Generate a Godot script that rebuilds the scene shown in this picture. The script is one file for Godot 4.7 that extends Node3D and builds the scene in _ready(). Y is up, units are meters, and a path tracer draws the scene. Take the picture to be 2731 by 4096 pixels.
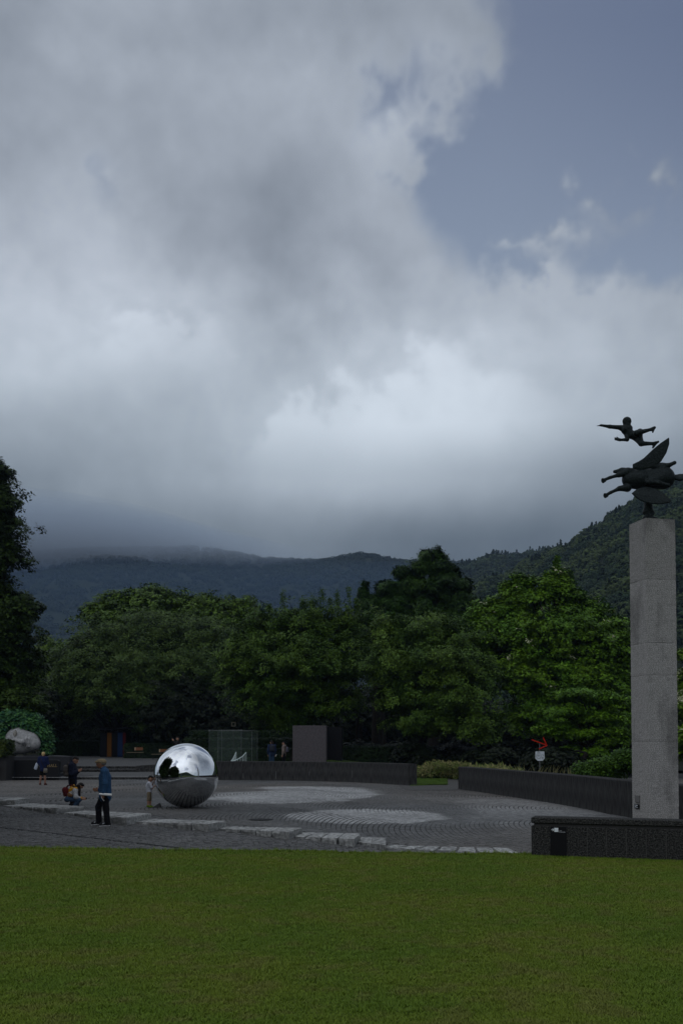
extends Node3D
# A sculpture garden under a heavy sky: a lawn, a plaza of small setts, walls, statues, visitors, trees and hills.
const EYE := 2.05
const PITCH := 0.0398
const FOCAL := 4096.0
var rng := RandomNumberGenerator.new()
var M := {}
var T := {}
var meshes := {}

# ------------------------------------------------------------------ small helpers
func sight(u: float, v: float) -> Vector3:
	var a := (u - 1365.5) / FOCAL
	var b := (2817.0 - v) / FOCAL
	return Vector3(a, sin(PITCH) + b * cos(PITCH), -cos(PITCH) + b * sin(PITCH))

func gp(u: float, v: float, y := 0.0) -> Vector3:
	var d := sight(u, v)
	return Vector3(0, EYE, 0) + d * ((y - EYE) / d.y)

func wp(u: float, v: float, far: float) -> Vector3:
	var d := sight(u, v)
	return Vector3(0, EYE, 0) + d * (far / -d.z)

func col(r: float, g: float, b: float) -> Color:
	return Color(r, g, b).linear_to_srgb()

func rnd(a: float, b: float) -> float:
	return rng.randf_range(a, b)

func hat(n: float, s := 1.0) -> Vector3:
	return Vector3(rnd(-1, 1), rnd(-1, 1), rnd(-1, 1)) * n * s

func noise_of(freq: float, oct := 4, sd := 1, kind := FastNoiseLite.TYPE_SIMPLEX_SMOOTH) -> FastNoiseLite:
	var n := FastNoiseLite.new()
	n.noise_type = kind
	n.seed = sd
	n.frequency = freq
	n.fractal_type = FastNoiseLite.FRACTAL_FBM
	n.fractal_octaves = oct
	return n

func tex(key: String, freq: float, lo: Color, hi: Color, oct := 5, kind := FastNoiseLite.TYPE_SIMPLEX_SMOOTH, mid := 0.5, side := 512) -> NoiseTexture2D:
	if T.has(key):
		return T[key]
	var t := NoiseTexture2D.new()
	t.width = side
	t.height = side
	t.seamless = true
	t.noise = noise_of(freq, oct, 7 + T.size(), kind)
	var ramp := Gradient.new()
	ramp.set_color(0, lo)
	ramp.set_color(1, hi)
	ramp.set_offset(0, maxf(0.0, mid - 0.35))
	ramp.set_offset(1, minf(1.0, mid + 0.35))
	t.color_ramp = ramp
	T[key] = t
	return t

func mat(key: String, c: Color, rough := 0.8, spec := 0.22) -> StandardMaterial3D:
	if M.has(key):
		return M[key]
	var m := StandardMaterial3D.new()
	m.resource_name = key
	m.albedo_color = c
	m.roughness = rough
	m.metallic_specular = spec
	M[key] = m
	return m

# a material whose colour and relief come from noise laid over the world
func rockmat(key: String, c: Color, lo: float, scale3: Vector3, bump := 0.0, rough := 0.85, freq := 0.02) -> StandardMaterial3D:
	if M.has(key):
		return M[key]
	var m := mat(key, c, rough, 0.22)
	m.albedo_texture = tex("grey%.2f_%.3f" % [lo, freq], freq, Color(lo, lo, lo), Color(1, 1, 1))
	m.uv1_triplanar = true
	m.uv1_world_triplanar = true
	m.uv1_scale = scale3
	if bump > 0.0:
		m.heightmap_enabled = true
		m.heightmap_texture = tex("bump%.3f" % freq, freq * 1.6, Color.BLACK, Color.WHITE)
		m.heightmap_scale = bump
	return m

class MB:
	var v := PackedVector3Array()
	var n := PackedVector3Array()
	var c := PackedColorArray()
	var use_c := false
	var tint := Color.WHITE
	func tri(a: Vector3, b: Vector3, d: Vector3, out: Vector3) -> void:
		var g := (b - a).cross(d - a)
		if g.length_squared() < 1e-14:
			return
		g = g.normalized()
		if g.dot(out) > 0.0:
			v.append_array([a, d, b])
		else:
			v.append_array([a, b, d])
			g = -g
		n.append_array([g, g, g])
		if use_c:
			c.append_array([tint, tint, tint])
	func quad(a: Vector3, b: Vector3, d: Vector3, e: Vector3, out: Vector3) -> void:
		tri(a, b, d, out)
		tri(a, d, e, out)
	func stri(a: Vector3, b: Vector3, d: Vector3, na: Vector3, nb: Vector3, nd: Vector3) -> void:
		if (b - a).cross(d - a).dot(na + nb + nd) > 0.0:
			v.append_array([a, d, b])
			n.append_array([na, nd, nb])
		else:
			v.append_array([a, b, d])
			n.append_array([na, nb, nd])
		if use_c:
			c.append_array([tint, tint, tint])
	# eight corners: four below (counted round), four above
	func hexa(p: Array) -> void:
		var mid := Vector3.ZERO
		for q in p:
			mid += q / 8.0
		for f in [[0, 1, 2, 3], [4, 5, 6, 7], [0, 1, 5, 4], [1, 2, 6, 5], [2, 3, 7, 6], [3, 0, 4, 7]]:
			var m: Vector3 = (p[f[0]] + p[f[1]] + p[f[2]] + p[f[3]]) / 4.0
			quad(p[f[0]], p[f[1]], p[f[2]], p[f[3]], m - mid)
	func box(at: Vector3, size: Vector3, basis := Basis(), bevel := 0.0) -> void:
		var h := size / 2.0
		if bevel <= 0.0:
			var p := []
			for y in [-1, 1]:
				for s in [[-1, -1], [1, -1], [1, 1], [-1, 1]]:
					p.append(at + basis * Vector3(s[0] * h.x, y * h.y, s[1] * h.z))
			hexa(p)
			return
		var k := minf(bevel, minf(h.x, minf(h.y, h.z)) * 0.9)
		var pts := {}
		for ax in 3:
			for sg in [-1, 1]:
				for s in [[-1, -1], [1, -1], [1, 1], [-1, 1]]:
					var q := Vector3.ZERO
					q[ax] = sg * h[ax]
					q[(ax + 1) % 3] = s[0] * (h[(ax + 1) % 3] - k)
					q[(ax + 2) % 3] = s[1] * (h[(ax + 2) % 3] - k)
					var t := [0, 0, 0]
					t[(ax + 1) % 3] = s[0]
					t[(ax + 2) % 3] = s[1]
					t[ax] = sg
					pts["%d %s" % [ax, t]] = at + basis * q
		for ax in 3:
			var b1 := (ax + 1) % 3
			var b2 := (ax + 2) % 3
			for sg in [-1, 1]:
				var f := []
				for s in [[-1, -1], [1, -1], [1, 1], [-1, 1]]:
					var t := [0, 0, 0]
					t[ax] = sg
					t[b1] = s[0]
					t[b2] = s[1]
					f.append(pts["%d %s" % [ax, t]])
				quad(f[0], f[1], f[2], f[3], (f[0] + f[2]) / 2.0 - at)
				for sg2 in [-1, 1]:
					var e := []
					for w in [-1, 1]:
						var t := [0, 0, 0]
						t[ax] = sg
						t[b1] = sg2
						t[b2] = w
						e.append(pts["%d %s" % [ax, t]])
						e.append(pts["%d %s" % [b1, t]])
					quad(e[0], e[1], e[3], e[2], (e[0] + e[3]) / 2.0 - at)
		for sx in [-1, 1]:
			for sy in [-1, 1]:
				for sz in [-1, 1]:
					var t := [sx, sy, sz]
					tri(pts["0 %s" % [t]], pts["1 %s" % [t]], pts["2 %s" % [t]], basis * Vector3(sx, sy, sz))
	func tube(path: Array, radii: Array, sides := 8, caps := true) -> void:
		var rings := []
		var last := Vector3.ZERO
		for i in path.size():
			var d: Vector3 = (path[mini(i + 1, path.size() - 1)] - path[maxi(i - 1, 0)]).normalized()
			var x := d.cross(Vector3(0.31, 0.2, 0.93) if last == Vector3.ZERO else last.cross(d)).normalized() if last == Vector3.ZERO else (last - d * last.dot(d)).normalized()
			last = x
			var y := d.cross(x)
			var ring := []
			for k in sides:
				var a := TAU * k / sides
				ring.append(x * cos(a) + y * sin(a))
			rings.append(ring)
		for i in path.size() - 1:
			for k in sides:
				var q := (k + 1) % sides
				var n0: Vector3 = rings[i][k]
				var n1: Vector3 = rings[i][q]
				var n2: Vector3 = rings[i + 1][q]
				var n3: Vector3 = rings[i + 1][k]
				stri(path[i] + n0 * radii[i], path[i] + n1 * radii[i], path[i + 1] + n2 * radii[i + 1], n0, n1, n2)
				stri(path[i] + n0 * radii[i], path[i + 1] + n2 * radii[i + 1], path[i + 1] + n3 * radii[i + 1], n0, n2, n3)
		if caps:
			for i in [0, path.size() - 1]:
				var out: Vector3 = (path[0] - path[1]) if i == 0 else (path[i] - path[i - 1])
				for k in sides:
					tri(path[i], path[i] + rings[i][k] * radii[i], path[i] + rings[i][(k + 1) % sides] * radii[i], out)
	func ball(at: Vector3, r: Vector3, w := 16, h := 10) -> void:
		for j in h:
			for i in w:
				var q := []
				for s in [[0, 0], [1, 0], [1, 1], [0, 1]]:
					var a: float = TAU * (i + s[0]) / w
					var b: float = PI * (j + s[1]) / h - PI / 2
					q.append(Vector3(cos(a) * cos(b), sin(b), sin(a) * cos(b)))
				stri(at + q[0] * r, at + q[1] * r, at + q[2] * r, (q[0] / r).normalized(), (q[1] / r).normalized(), (q[2] / r).normalized())
				stri(at + q[0] * r, at + q[2] * r, at + q[3] * r, (q[0] / r).normalized(), (q[2] / r).normalized(), (q[3] / r).normalized())
	func mesh() -> ArrayMesh:
		var a := []
		a.resize(Mesh.ARRAY_MAX)
		a[Mesh.ARRAY_VERTEX] = v
		a[Mesh.ARRAY_NORMAL] = n
		if use_c:
			a[Mesh.ARRAY_COLOR] = c
		var m := ArrayMesh.new()
		m.add_surface_from_arrays(Mesh.PRIMITIVE_TRIANGLES, a)
		return m

func put(called: String, m: Mesh, material: Material, parent: Node = self, at := Vector3.ZERO) -> MeshInstance3D:
	var o := MeshInstance3D.new()
	o.name = named(called, parent)
	o.mesh = m
	o.material_override = material
	o.position = at
	parent.add_child(o, true)
	return o

func named(called: String, parent: Node) -> String:
	var key := "%d/%s" % [parent.get_instance_id(), called]
	var k: int = meshes.get(key, 0)
	meshes[key] = k + 1
	return called if k == 0 else "%s_%03d" % [called, k]

func tag(o: Node, label: String, category := "", group := "", kind := "") -> Node:
	for p in [["label", label], ["category", category], ["group", group], ["kind", kind]]:
		if p[1] != "":
			o.set_meta(p[0], p[1])
	return o

func thing(called: String, label: String, category: String, at := Vector3.ZERO, turn := 0.0, group := "") -> Node3D:
	var o := Node3D.new()
	o.name = named(called, self)
	o.position = at
	o.rotation.y = turn
	add_child(o, true)
	tag(o, label, category, group)
	return o

func ground_piece(called: String, m: Mesh, material: Material, label := "") -> MeshInstance3D:
	var o := put(called, m, material)
	tag(o, label, "", "", "structure")
	return o

func scatter(called: String, m: Mesh, material: Material, where: Array, tints: PackedColorArray, parent: Node = self) -> MultiMeshInstance3D:
	var mm := MultiMesh.new()
	mm.transform_format = MultiMesh.TRANSFORM_3D
	mm.use_colors = true
	mm.mesh = m
	mm.instance_count = where.size()
	for i in where.size():
		mm.set_instance_transform(i, where[i])
		mm.set_instance_color(i, tints[i])
	var o := MultiMeshInstance3D.new()
	o.name = named(called, parent)
	o.multimesh = mm
	o.material_override = material
	parent.add_child(o, true)
	return o

func leafmat(key: String, back := 0.25, rough := 0.5) -> StandardMaterial3D:
	if M.has(key):
		return M[key]
	var m := mat(key, Color.WHITE, rough, 0.25)
	m.vertex_color_use_as_albedo = true
	m.cull_mode = BaseMaterial3D.CULL_DISABLED
	m.backlight_enabled = true
	m.backlight = Color(back, back, back * 0.6)
	return m

# ------------------------------------------------------------------ round bodies from bones
# a bone is [from, to, radius, radius] or, pressed flat along an axis, [from, to, radius, radius, axis, factor]
func skin_of(bones: Array, cell: float, kk := 45.0) -> Array:
	var lo := Vector3.ONE * 1e9
	var hi := -lo
	for b in bones:
		var r: float = maxf(b[2], b[3]) + cell * 2.5 + 1.0 / kk
		for p in [b[0], b[1]]:
			lo = lo.min(p - Vector3.ONE * r)
			hi = hi.max(p + Vector3.ONE * r)
	var nx := int((hi.x - lo.x) / cell) + 2
	var ny := int((hi.y - lo.y) / cell) + 2
	var nz := int((hi.z - lo.z) / cell) + 2
	var f := PackedFloat32Array()
	f.resize(nx * ny * nz)
	for b in bones:
		var a: Vector3 = b[0]
		var ab: Vector3 = b[1] - a
		var l2 := maxf(ab.length_squared(), 1e-9)
		var ra: float = b[2]
		var rb: float = b[3]
		var reach: float = maxf(ra, rb) + 4.0 / kk + cell
		var p0: Vector3 = (a.min(b[1]) - Vector3.ONE * reach - lo) / cell
		var p1: Vector3 = (a.max(b[1]) + Vector3.ONE * reach - lo) / cell
		var flat: bool = b.size() > 4
		var ax: Vector3 = b[4] if flat else Vector3.ZERO
		var fa: float = b[5] - 1.0 if flat else 0.0
		for i in range(maxi(0, int(p0.x)), mini(nx, int(p1.x) + 1)):
			for j in range(maxi(0, int(p0.y)), mini(ny, int(p1.y) + 1)):
				var base := (i * ny + j) * nz
				for k in range(maxi(0, int(p0.z)), mini(nz, int(p1.z) + 1)):
					var q := lo + Vector3(i, j, k) * cell - a
					if flat:
						q += ax * (q.dot(ax) * fa)
					var t := clampf(q.dot(ab) / l2, 0.0, 1.0)
					f[base + k] += exp(-kk * ((q - ab * t).length() - lerpf(ra, rb, t)))
	for i in f.size():
		f[i] = log(maxf(f[i], 1e-5))
	var id := PackedInt32Array()
	id.resize(nx * ny * nz)
	id.fill(-1)
	var v := PackedVector3Array()
	var n := PackedVector3Array()
	var ix := PackedInt32Array()
	var off := [0, 1, nz, nz + 1, ny * nz, ny * nz + 1, ny * nz + nz, ny * nz + nz + 1]
	var cor := [Vector3(0, 0, 0), Vector3(0, 0, 1), Vector3(0, 1, 0), Vector3(0, 1, 1), Vector3(1, 0, 0), Vector3(1, 0, 1), Vector3(1, 1, 0), Vector3(1, 1, 1)]
	var edges := [[0, 1], [2, 3], [4, 5], [6, 7], [0, 2], [1, 3], [4, 6], [5, 7], [0, 4], [1, 5], [2, 6], [3, 7]]
	for i in nx - 1:
		for j in ny - 1:
			var base := (i * ny + j) * nz
			for k in nz - 1:
				var o := base + k
				var s := f[o] > 0.0
				if s == (f[o + off[1]] > 0.0) and s == (f[o + off[2]] > 0.0) and s == (f[o + off[3]] > 0.0) and s == (f[o + off[4]] > 0.0) and s == (f[o + off[5]] > 0.0) and s == (f[o + off[6]] > 0.0) and s == (f[o + off[7]] > 0.0):
					continue
				var sum := Vector3.ZERO
				var cnt := 0
				for e in edges:
					var fa0 := f[o + off[e[0]]]
					var fb0 := f[o + off[e[1]]]
					if (fa0 > 0.0) != (fb0 > 0.0):
						sum += cor[e[0]].lerp(cor[e[1]], fa0 / (fa0 - fb0))
						cnt += 1
				var g := Vector3.ZERO
				for c in 8:
					g += (cor[c] * 2.0 - Vector3.ONE) * clampf(f[o + off[c]], -6.0, 60.0)
				id[o] = v.size()
				v.append(lo + (Vector3(i, j, k) + sum / cnt) * cell)
				n.append(-g.normalized())
	var step := [ny * nz, nz, 1]
	for i in range(1, nx - 1):
		for j in range(1, ny - 1):
			for k in range(1, nz - 1):
				var o := (i * ny + j) * nz + k
				var s := f[o] > 0.0
				for axis in 3:
					if s == (f[o + step[axis]] > 0.0):
						continue
					var p: int = step[(axis + 1) % 3]
					var q: int = step[(axis + 2) % 3]
					var a := id[o]
					var b := id[o - p]
					var c := id[o - p - q]
					var d := id[o - q]
					if a < 0 or b < 0 or c < 0 or d < 0:
						continue
					for t in [[a, b, c], [a, c, d]]:
						if (v[t[1]] - v[t[0]]).cross(v[t[2]] - v[t[0]]).dot(n[t[0]] + n[t[1]] + n[t[2]]) > 0.0:
							ix.append_array([t[0], t[2], t[1]])
						else:
							ix.append_array([t[0], t[1], t[2]])
	return [v, n, ix]

func joined(list: Array) -> ArrayMesh:
	var v := PackedVector3Array()
	var n := PackedVector3Array()
	var ix := PackedInt32Array()
	for s in list:
		var at := v.size()
		v.append_array(s[0])
		n.append_array(s[1])
		for i in s[2]:
			ix.append(i + at)
	var a := []
	a.resize(Mesh.ARRAY_MAX)
	a[Mesh.ARRAY_VERTEX] = v
	a[Mesh.ARRAY_NORMAL] = n
	a[Mesh.ARRAY_INDEX] = ix
	var m := ArrayMesh.new()
	m.add_surface_from_arrays(Mesh.PRIMITIVE_TRIANGLES, a)
	return m

func body(bones: Array, cell: float, kk := 45.0) -> ArrayMesh:
	return joined([skin_of(bones, cell, kk)])

# ------------------------------------------------------------------ sky
var sky_a := noise_of(0.045, 5, 11)
var sky_b := noise_of(0.16, 5, 23)
var sky_c := noise_of(0.02, 3, 37)
var sky_d := noise_of(0.5, 5, 61)

# grey value of the cloud deck, by azimuth (columns) and height above the horizon (rows), round the view
const DECK := [
	[150, 164, 166, 164, 160, 156, 150, 146],
	[160, 170, 172, 176, 172, 166, 154, 146],
	[160, 166, 160, 170, 178, 170, 152, 146],
	[164, 172, 156, 142, 162, 172, 158, 152],
	[180, 182, 166, 140, 152, 168, 164, 158],
	[194, 194, 190, 158, 170, 184, 184, 174],
	[188, 200, 188, 180, 202, 204, 192, 174],
	[162, 172, 178, 198, 210, 204, 186, 166],
	[134, 152, 166, 184, 186, 170, 144, 130],
	[108, 118, 128, 130, 114, 108, 108, 104],
	[92, 96, 100, 102, 96, 94, 94, 92]]

func deck(u: float, v: float) -> float:
	var x := clampf(u / 390.0, 0.0, 6.999)
	var y := clampf(v / 240.0, 0.0, 9.999)
	var i := int(x)
	var j := int(y)
	var a := smoothstep(0.0, 1.0, x - i) * 0.5 + (x - i) * 0.5
	var b := smoothstep(0.0, 1.0, y - j) * 0.5 + (y - j) * 0.5
	return lerpf(lerpf(DECK[j][i], DECK[j][i + 1], a), lerpf(DECK[j + 1][i], DECK[j + 1][i + 1], a), b)

func soft_spot(x: float, y: float, cx: float, cy: float, rx: float, ry: float) -> float:
	var d := Vector2((x - cx) / rx, (y - cy) / ry).length_squared()
	return exp(-d)

func sky_color(az: float, el: float) -> Color:
	var dir := Vector3(sin(az) * cos(el), sin(el), -cos(az) * cos(el)) * 57.3
	var warp := Vector2(sky_a.get_noise_3dv(dir), sky_a.get_noise_3dv(dir + Vector3(90, 31, 5)))
	var fine := sky_b.get_noise_3dv(dir * Vector3(1.0, 0.8, 1.0))
	var fine2 := sky_b.get_noise_3dv(dir * 2.3 + Vector3(7, 3, 50))
	# away from the view: a bright overcast, brightest high up behind and to the left
	var behind := 214.0 + 40.0 * sky_c.get_noise_3dv(dir) + 18.0 * warp.x + 6.0 * fine
	behind += 72.0 * exp(-pow(wrapf(az - PI - 0.3, -PI, PI) / 1.05, 2.0) - pow((el - 0.85) / 0.55, 2.0))
	behind -= 88.0 * exp(-pow((az - 1.65) / 0.95, 2.0)) * smoothstep(1.5, 0.9, el)
	behind = lerpf(165.0, behind, smoothstep(0.0, 0.32, el + 0.06 * warp.y))
	var g := behind
	var blue := 0.0
	var inside := smoothstep(0.62, 0.38, absf(az)) * smoothstep(0.95, 0.68, el)
	var u := 1365.0 + FOCAL * tan(clampf(az, -0.9, 0.9))
	var v := 2980.0 - FOCAL * tan(clampf(el, 0.0, 0.9)) / cos(clampf(az, -0.9, 0.9))
	if inside > 0.0:
		var calm := 1.0 - 0.65 * smoothstep(1300.0, 1800.0, v)
		var grain := sky_d.get_noise_3dv(dir)
		var uu := u + 190.0 * warp.x * calm + 60.0 * fine
		var vv := v + 150.0 * warp.y * calm + 45.0 * fine2 * calm
		var puff := sky_b.get_noise_3dv(dir * 0.45 + Vector3(40, 9, 3) + Vector3(warp.x, warp.y, 0) * 2.0)
		var strand := sky_b.get_noise_3dv(dir * Vector3(1.6, 0.6, 1.0) + Vector3(3.0 * warp.y, 0, 11))
		var d := deck(uu, vv) + (8.0 * fine + 6.0 * fine2 + 5.0 * grain + 11.0 * puff) * (0.55 + 0.45 * calm) + 8.0 * warp.x * calm
		# the ragged gap of blue on the right
		var high := smoothstep(560.0, 150.0, v)
		var x := (u + 95.0 * fine + 70.0 * fine2 + (40.0 + 130.0 * high) * strand + 110.0 * grain) / 1.742
		var y := (v + 85.0 * fine2 + 75.0 * fine + 80.0 * grain) / 1.742
		# the bright billow with its slanting upper edge, right of the middle
		var rim := y - lerpf(1000.0, 765.0, clampf((x - 560.0) / 450.0, 0, 1)) - 0.42 * maxf(x - 1010.0, 0.0)
		d += 14.0 * smoothstep(-24.0, 66.0, rim + 60.0 * fine + 30.0 * puff) * smoothstep(470.0, 640.0, x) * smoothstep(1380.0, 1120.0, x) * smoothstep(1130.0, 930.0, y)
		# a smaller one on the left
		d += 12.0 * smoothstep(-16.0, 40.0, y - 665.0 - 0.25 * absf(x - 400.0) + 70.0 * fine) * smoothstep(170.0, 300.0, x) * smoothstep(560.0, 470.0, x) * smoothstep(860.0, 760.0, y)
		var edge := 1135.0
		if y < 330.0:
			edge = lerpf(1140.0, 985.0, clampf((y - 60.0) / 270.0, 0, 1))
		elif y < 410.0:
			edge = lerpf(985.0, 945.0, (y - 330.0) / 80.0)
		else:
			edge = lerpf(945.0, 1090.0, clampf((y - 410.0) / 210.0, 0, 1))
		blue = smoothstep(-58.0 - 45.0 * high, 48.0 + 30.0 * high, x - edge) * smoothstep(665.0 , 585.0, y + 18.0 * warp.x)
		blue = maxf(blue, 0.8 * soft_spot(x, y, 880, 185, 50, 80))
		blue = maxf(blue, 0.6 * soft_spot(x, y, 960, 150, 60, 75))
		blue = maxf(blue, 0.3 * soft_spot(x, y, 240, 390, 28, 45))
		var wisp := (0.95 * soft_spot(x, y, 1295, 500, 46, 20) + 0.75 * soft_spot(x, y, 1350, 528, 40, 24) + 0.55 * soft_spot(x, y, 1295, 590, 45, 55) + 0.6 * soft_spot(x, y, 1430, 425, 90, 20) + 0.75 * soft_spot(x, y, 1530, 390, 34, 46) + 0.45 * soft_spot(x, y, 1190, 552, 34, 16) + 0.6 * soft_spot(x, y, 1375, 448, 60, 18) + 0.55 * soft_spot(x, y, 1480, 425, 50, 26) + 0.45 * soft_spot(x, y, 1440, 470, 80, 36) + 0.5 * soft_spot(x, y, 1250, 540, 50, 26)) * clampf(0.95 + 1.6 * fine + 2.0 * grain, 0.0, 1.5)
		blue -= wisp
		d += 10.0 * clampf(wisp, 0.0, 1.0)
		blue = clampf(blue, 0.0, 1.0)
		g = lerpf(behind, d, inside)
		blue *= inside
	else:
		blue = 0.75 * smoothstep(0.12, 0.4, sky_c.get_noise_3dv(dir + Vector3(300, 0, 0)) + 0.1 * fine) * smoothstep(0.2, 0.5, el)
	var cool := smoothstep(900.0, 1800.0, v)
	var c := Color(g - lerpf(7.5, 10.0, cool), g + 1.0, g + lerpf(13.0, 12.0, cool))
	var k := clampf(v / 1100.0, 0.0, 1.0)
	var hue := Color(lerpf(112, 136, k), lerpf(124, 150, k), lerpf(148, 171, k))
	hue = hue.lerp(Color(97, 110, 137), 0.7 * clampf((u - 2000.0) / 900.0, 0.0, 1.0) * (1.0 - k))
	c = c.lerp(hue, blue)
	return Color(c.r / 255.0, c.g / 255.0, c.b / 255.0).srgb_to_linear()

func make_sky(gain: float) -> PanoramaSkyMaterial:
	var w := 512
	var im := Image.create(w, w / 2, false, Image.FORMAT_RGBF)
	for j in w / 2:
		var el := PI / 2 - PI * (j + 0.5) / (w / 2)
		for i in w:
			var az := TAU * (i + 0.5) / w - PI
			var c := sky_color(az, maxf(el, 0.0)) if el > -0.03 else Color(0.05, 0.055, 0.05)
			im.set_pixel(i, j, Color(c.r * gain, c.g * gain, c.b * gain))
	im.resize(4096, 2048, Image.INTERPOLATE_CUBIC)
	for j in range(560, 1030):
		var el := PI / 2 - PI * (j + 0.5) / 2048
		for i in range(1780, 2316):
			var c := sky_color(TAU * (i + 0.5) / 4096 - PI, maxf(el, 0.0))
			im.set_pixel(i, j, Color(c.r * gain, c.g * gain, c.b * gain))
	# straight ahead lies at the picture's edge
	var turned := Image.create(4096, 2048, false, Image.FORMAT_RGBF)
	turned.blit_rect(im, Rect2i(2048, 0, 2048, 2048), Vector2i(0, 0))
	turned.blit_rect(im, Rect2i(0, 0, 2048, 2048), Vector2i(2048, 0))
	var m := PanoramaSkyMaterial.new()
	m.panorama = ImageTexture.create_from_image(turned)
	return m

# ------------------------------------------------------------------ ground, lawn, paving
func lawn_edge(x: float) -> float:
	return -16.06 + (x + 5.35) * 0.122 + 0.05 * sin(x * 1.7) + 0.04 * sin(x * 4.1 + 1.0) + 0.03 * sin(x * 9.7 + 2.0)

func sheet(x0: float, x1: float, z0: float, z1: float, nx: int, nz: int, height: Callable) -> ArrayMesh:
	var st := SurfaceTool.new()
	st.begin(Mesh.PRIMITIVE_TRIANGLES)
	for j in nz + 1:
		for i in nx + 1:
			var x := lerpf(x0, x1, float(i) / nx)
			var z := lerpf(z0, z1, float(j) / nz)
			st.add_vertex(Vector3(x, height.call(x, z), z))
	for j in nz:
		for i in nx:
			var a := j * (nx + 1) + i
			for k in ([a, a + 1, a + nx + 1, a + 1, a + nx + 2, a + nx + 1] if z1 > z0 else [a, a + nx + 1, a + 1, a + 1, a + nx + 1, a + nx + 2]):
				st.add_index(k)
	st.generate_normals()
	return st.commit()

func grass_tuft() -> ArrayMesh:
	var mb := MB.new()
	mb.use_c = true
	for i in 9:
		var a := rnd(0, TAU)
		var at := Vector3(rnd(-0.016, 0.016), 0, rnd(-0.016, 0.016))
		var lean := Vector3(cos(a), 0, sin(a)) * rnd(0.004, 0.026)
		var side := Vector3(-sin(a), 0, cos(a)) * rnd(0.0013, 0.0021)
		var h := rnd(0.015, 0.031)
		var m := at + lean * 0.35 + Vector3.UP * h * 0.6
		var tip := at + lean + Vector3.UP * h
		var k := rnd(0.88, 1.12)
		mb.tint = Color(k, k, k)
		var out := Vector3(cos(a), 0.4, sin(a))
		mb.quad(at - side, at + side, m + side * 0.8, m - side * 0.8, out)
		mb.tri(m - side * 0.8, m + side * 0.8, tip, out)
	return mb.mesh()

func build_lawn() -> void:
	var soil := mat("lawn_soil", col(0.085, 0.13, 0.014), 0.95, 0.2)
	var mb := MB.new()
	var n := 60
	for i in n:
		var xa := lerpf(-40, 40, float(i) / n)
		var xb := lerpf(-40, 40, float(i + 1) / n)
		var za := lawn_edge(xa)
		var zb := lawn_edge(xb)
		mb.quad(Vector3(xa, 0.43, za), Vector3(xb, 0.43, zb), Vector3(xb, 0.43, 40), Vector3(xa, 0.43, 40), Vector3.UP)
		mb.quad(Vector3(xa, 0.43, za), Vector3(xb, 0.43, zb), Vector3(xb, -0.1, zb - 0.12), Vector3(xa, -0.1, za - 0.12), Vector3(0, 0, -1))
	ground_piece("lawn", mb.mesh(), soil)
	var nz := noise_of(0.55, 3, 4)
	var ns := noise_of(2.6, 2, 8)
	for v in 3:
		var where := []
		var tints := PackedColorArray()
		var tries := 85000
		for i in tries:
			# denser close by, where single blades can be seen
			var z := -5.3 - pow(rng.randf(), 1.25) * 10.9
			var half := absf(z) * 0.345 + 0.5
			var x := rnd(-half, half)
			if z < lawn_edge(x) - 0.02:
				continue
			var k := nz.get_noise_2d(x, z)
			var d := ns.get_noise_2d(x, z)
			var s := rnd(0.8, 1.25) * (1.0 + 0.012 * absf(z + 5.0))
			where.append(Transform3D(Basis(Vector3.UP, rnd(0, TAU)).scaled(Vector3(s * 1.3, s * rnd(0.75, 1.15), s * 1.3)), Vector3(x, 0.43, z)))
			var c := Color(0.10, 0.162, 0.013).lerp(Color(0.132, 0.178, 0.016), clampf(0.5 + k * 1.1, 0, 1))
			var dry := smoothstep(0.12, 0.5, d + 0.35 * k + 0.05)
			c = c.lerp(Color(0.17, 0.135, 0.05), clampf(0.34 * dry + (0.25 if rng.randf() < 0.02 else 0.0), 0, 0.8))
			c = c * rnd(0.9, 1.1)
			tints.append(Color(c.r, c.g, c.b))
		var o := scatter("grass", grass_tuft(), leafmat("grass_blade", 0.3, 0.6), where, tints)
		tag(o, "", "", "", "stuff")
	# the edge of the lawn, longer blades hanging over the paving
	var edge := []
	var et := PackedColorArray()
	for i in 9000:
		var x := rnd(-7.5, 5.6)
		var s := rnd(0.9, 1.6) + (rnd(0.3, 1.3) if rng.randf() < 0.12 else 0.0)
		edge.append(Transform3D(Basis(Vector3.UP, rnd(0, TAU)).scaled(Vector3(s, s * 1.1, s)), Vector3(x, 0.42, lawn_edge(x) + rnd(-0.05, 0.12))))
		var c := Color(0.105, 0.17, 0.012).lerp(Color(0.142, 0.19, 0.018), rng.randf())
		et.append(c)
	tag(scatter("grass", grass_tuft(), M["grass_blade"], edge, et), "", "", "", "stuff")

func sett_mesh() -> ArrayMesh:
	var mb := MB.new()
	var b := 0.053
	var t := 0.044
	var p := [Vector3(-b, -0.06, -b), Vector3(b, -0.06, -b), Vector3(b, -0.06, b), Vector3(-b, -0.06, b)]
	var q := [Vector3(-b, -0.008, -b), Vector3(b, -0.008, -b), Vector3(b, -0.008, b), Vector3(-b, -0.008, b)]
	var r := [Vector3(-t, 0.0, -t), Vector3(t, 0.0, -t), Vector3(t, 0.0, t), Vector3(-t, 0.0, t)]
	for i in 4:
		var k := (i + 1) % 4
		var out: Vector3 = q[i] + q[k] + Vector3(0, 0.03, 0)
		mb.quad(p[i], p[k], q[k], q[i], out)
		mb.quad(q[i], q[k], r[k], r[i], out + Vector3(0, 0.1, 0))
	var top := Vector3(0, 0.004, 0)
	for i in 4:
		mb.tri(r[i], r[(i + 1) % 4], top, Vector3.UP)
	return mb.mesh()

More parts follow.
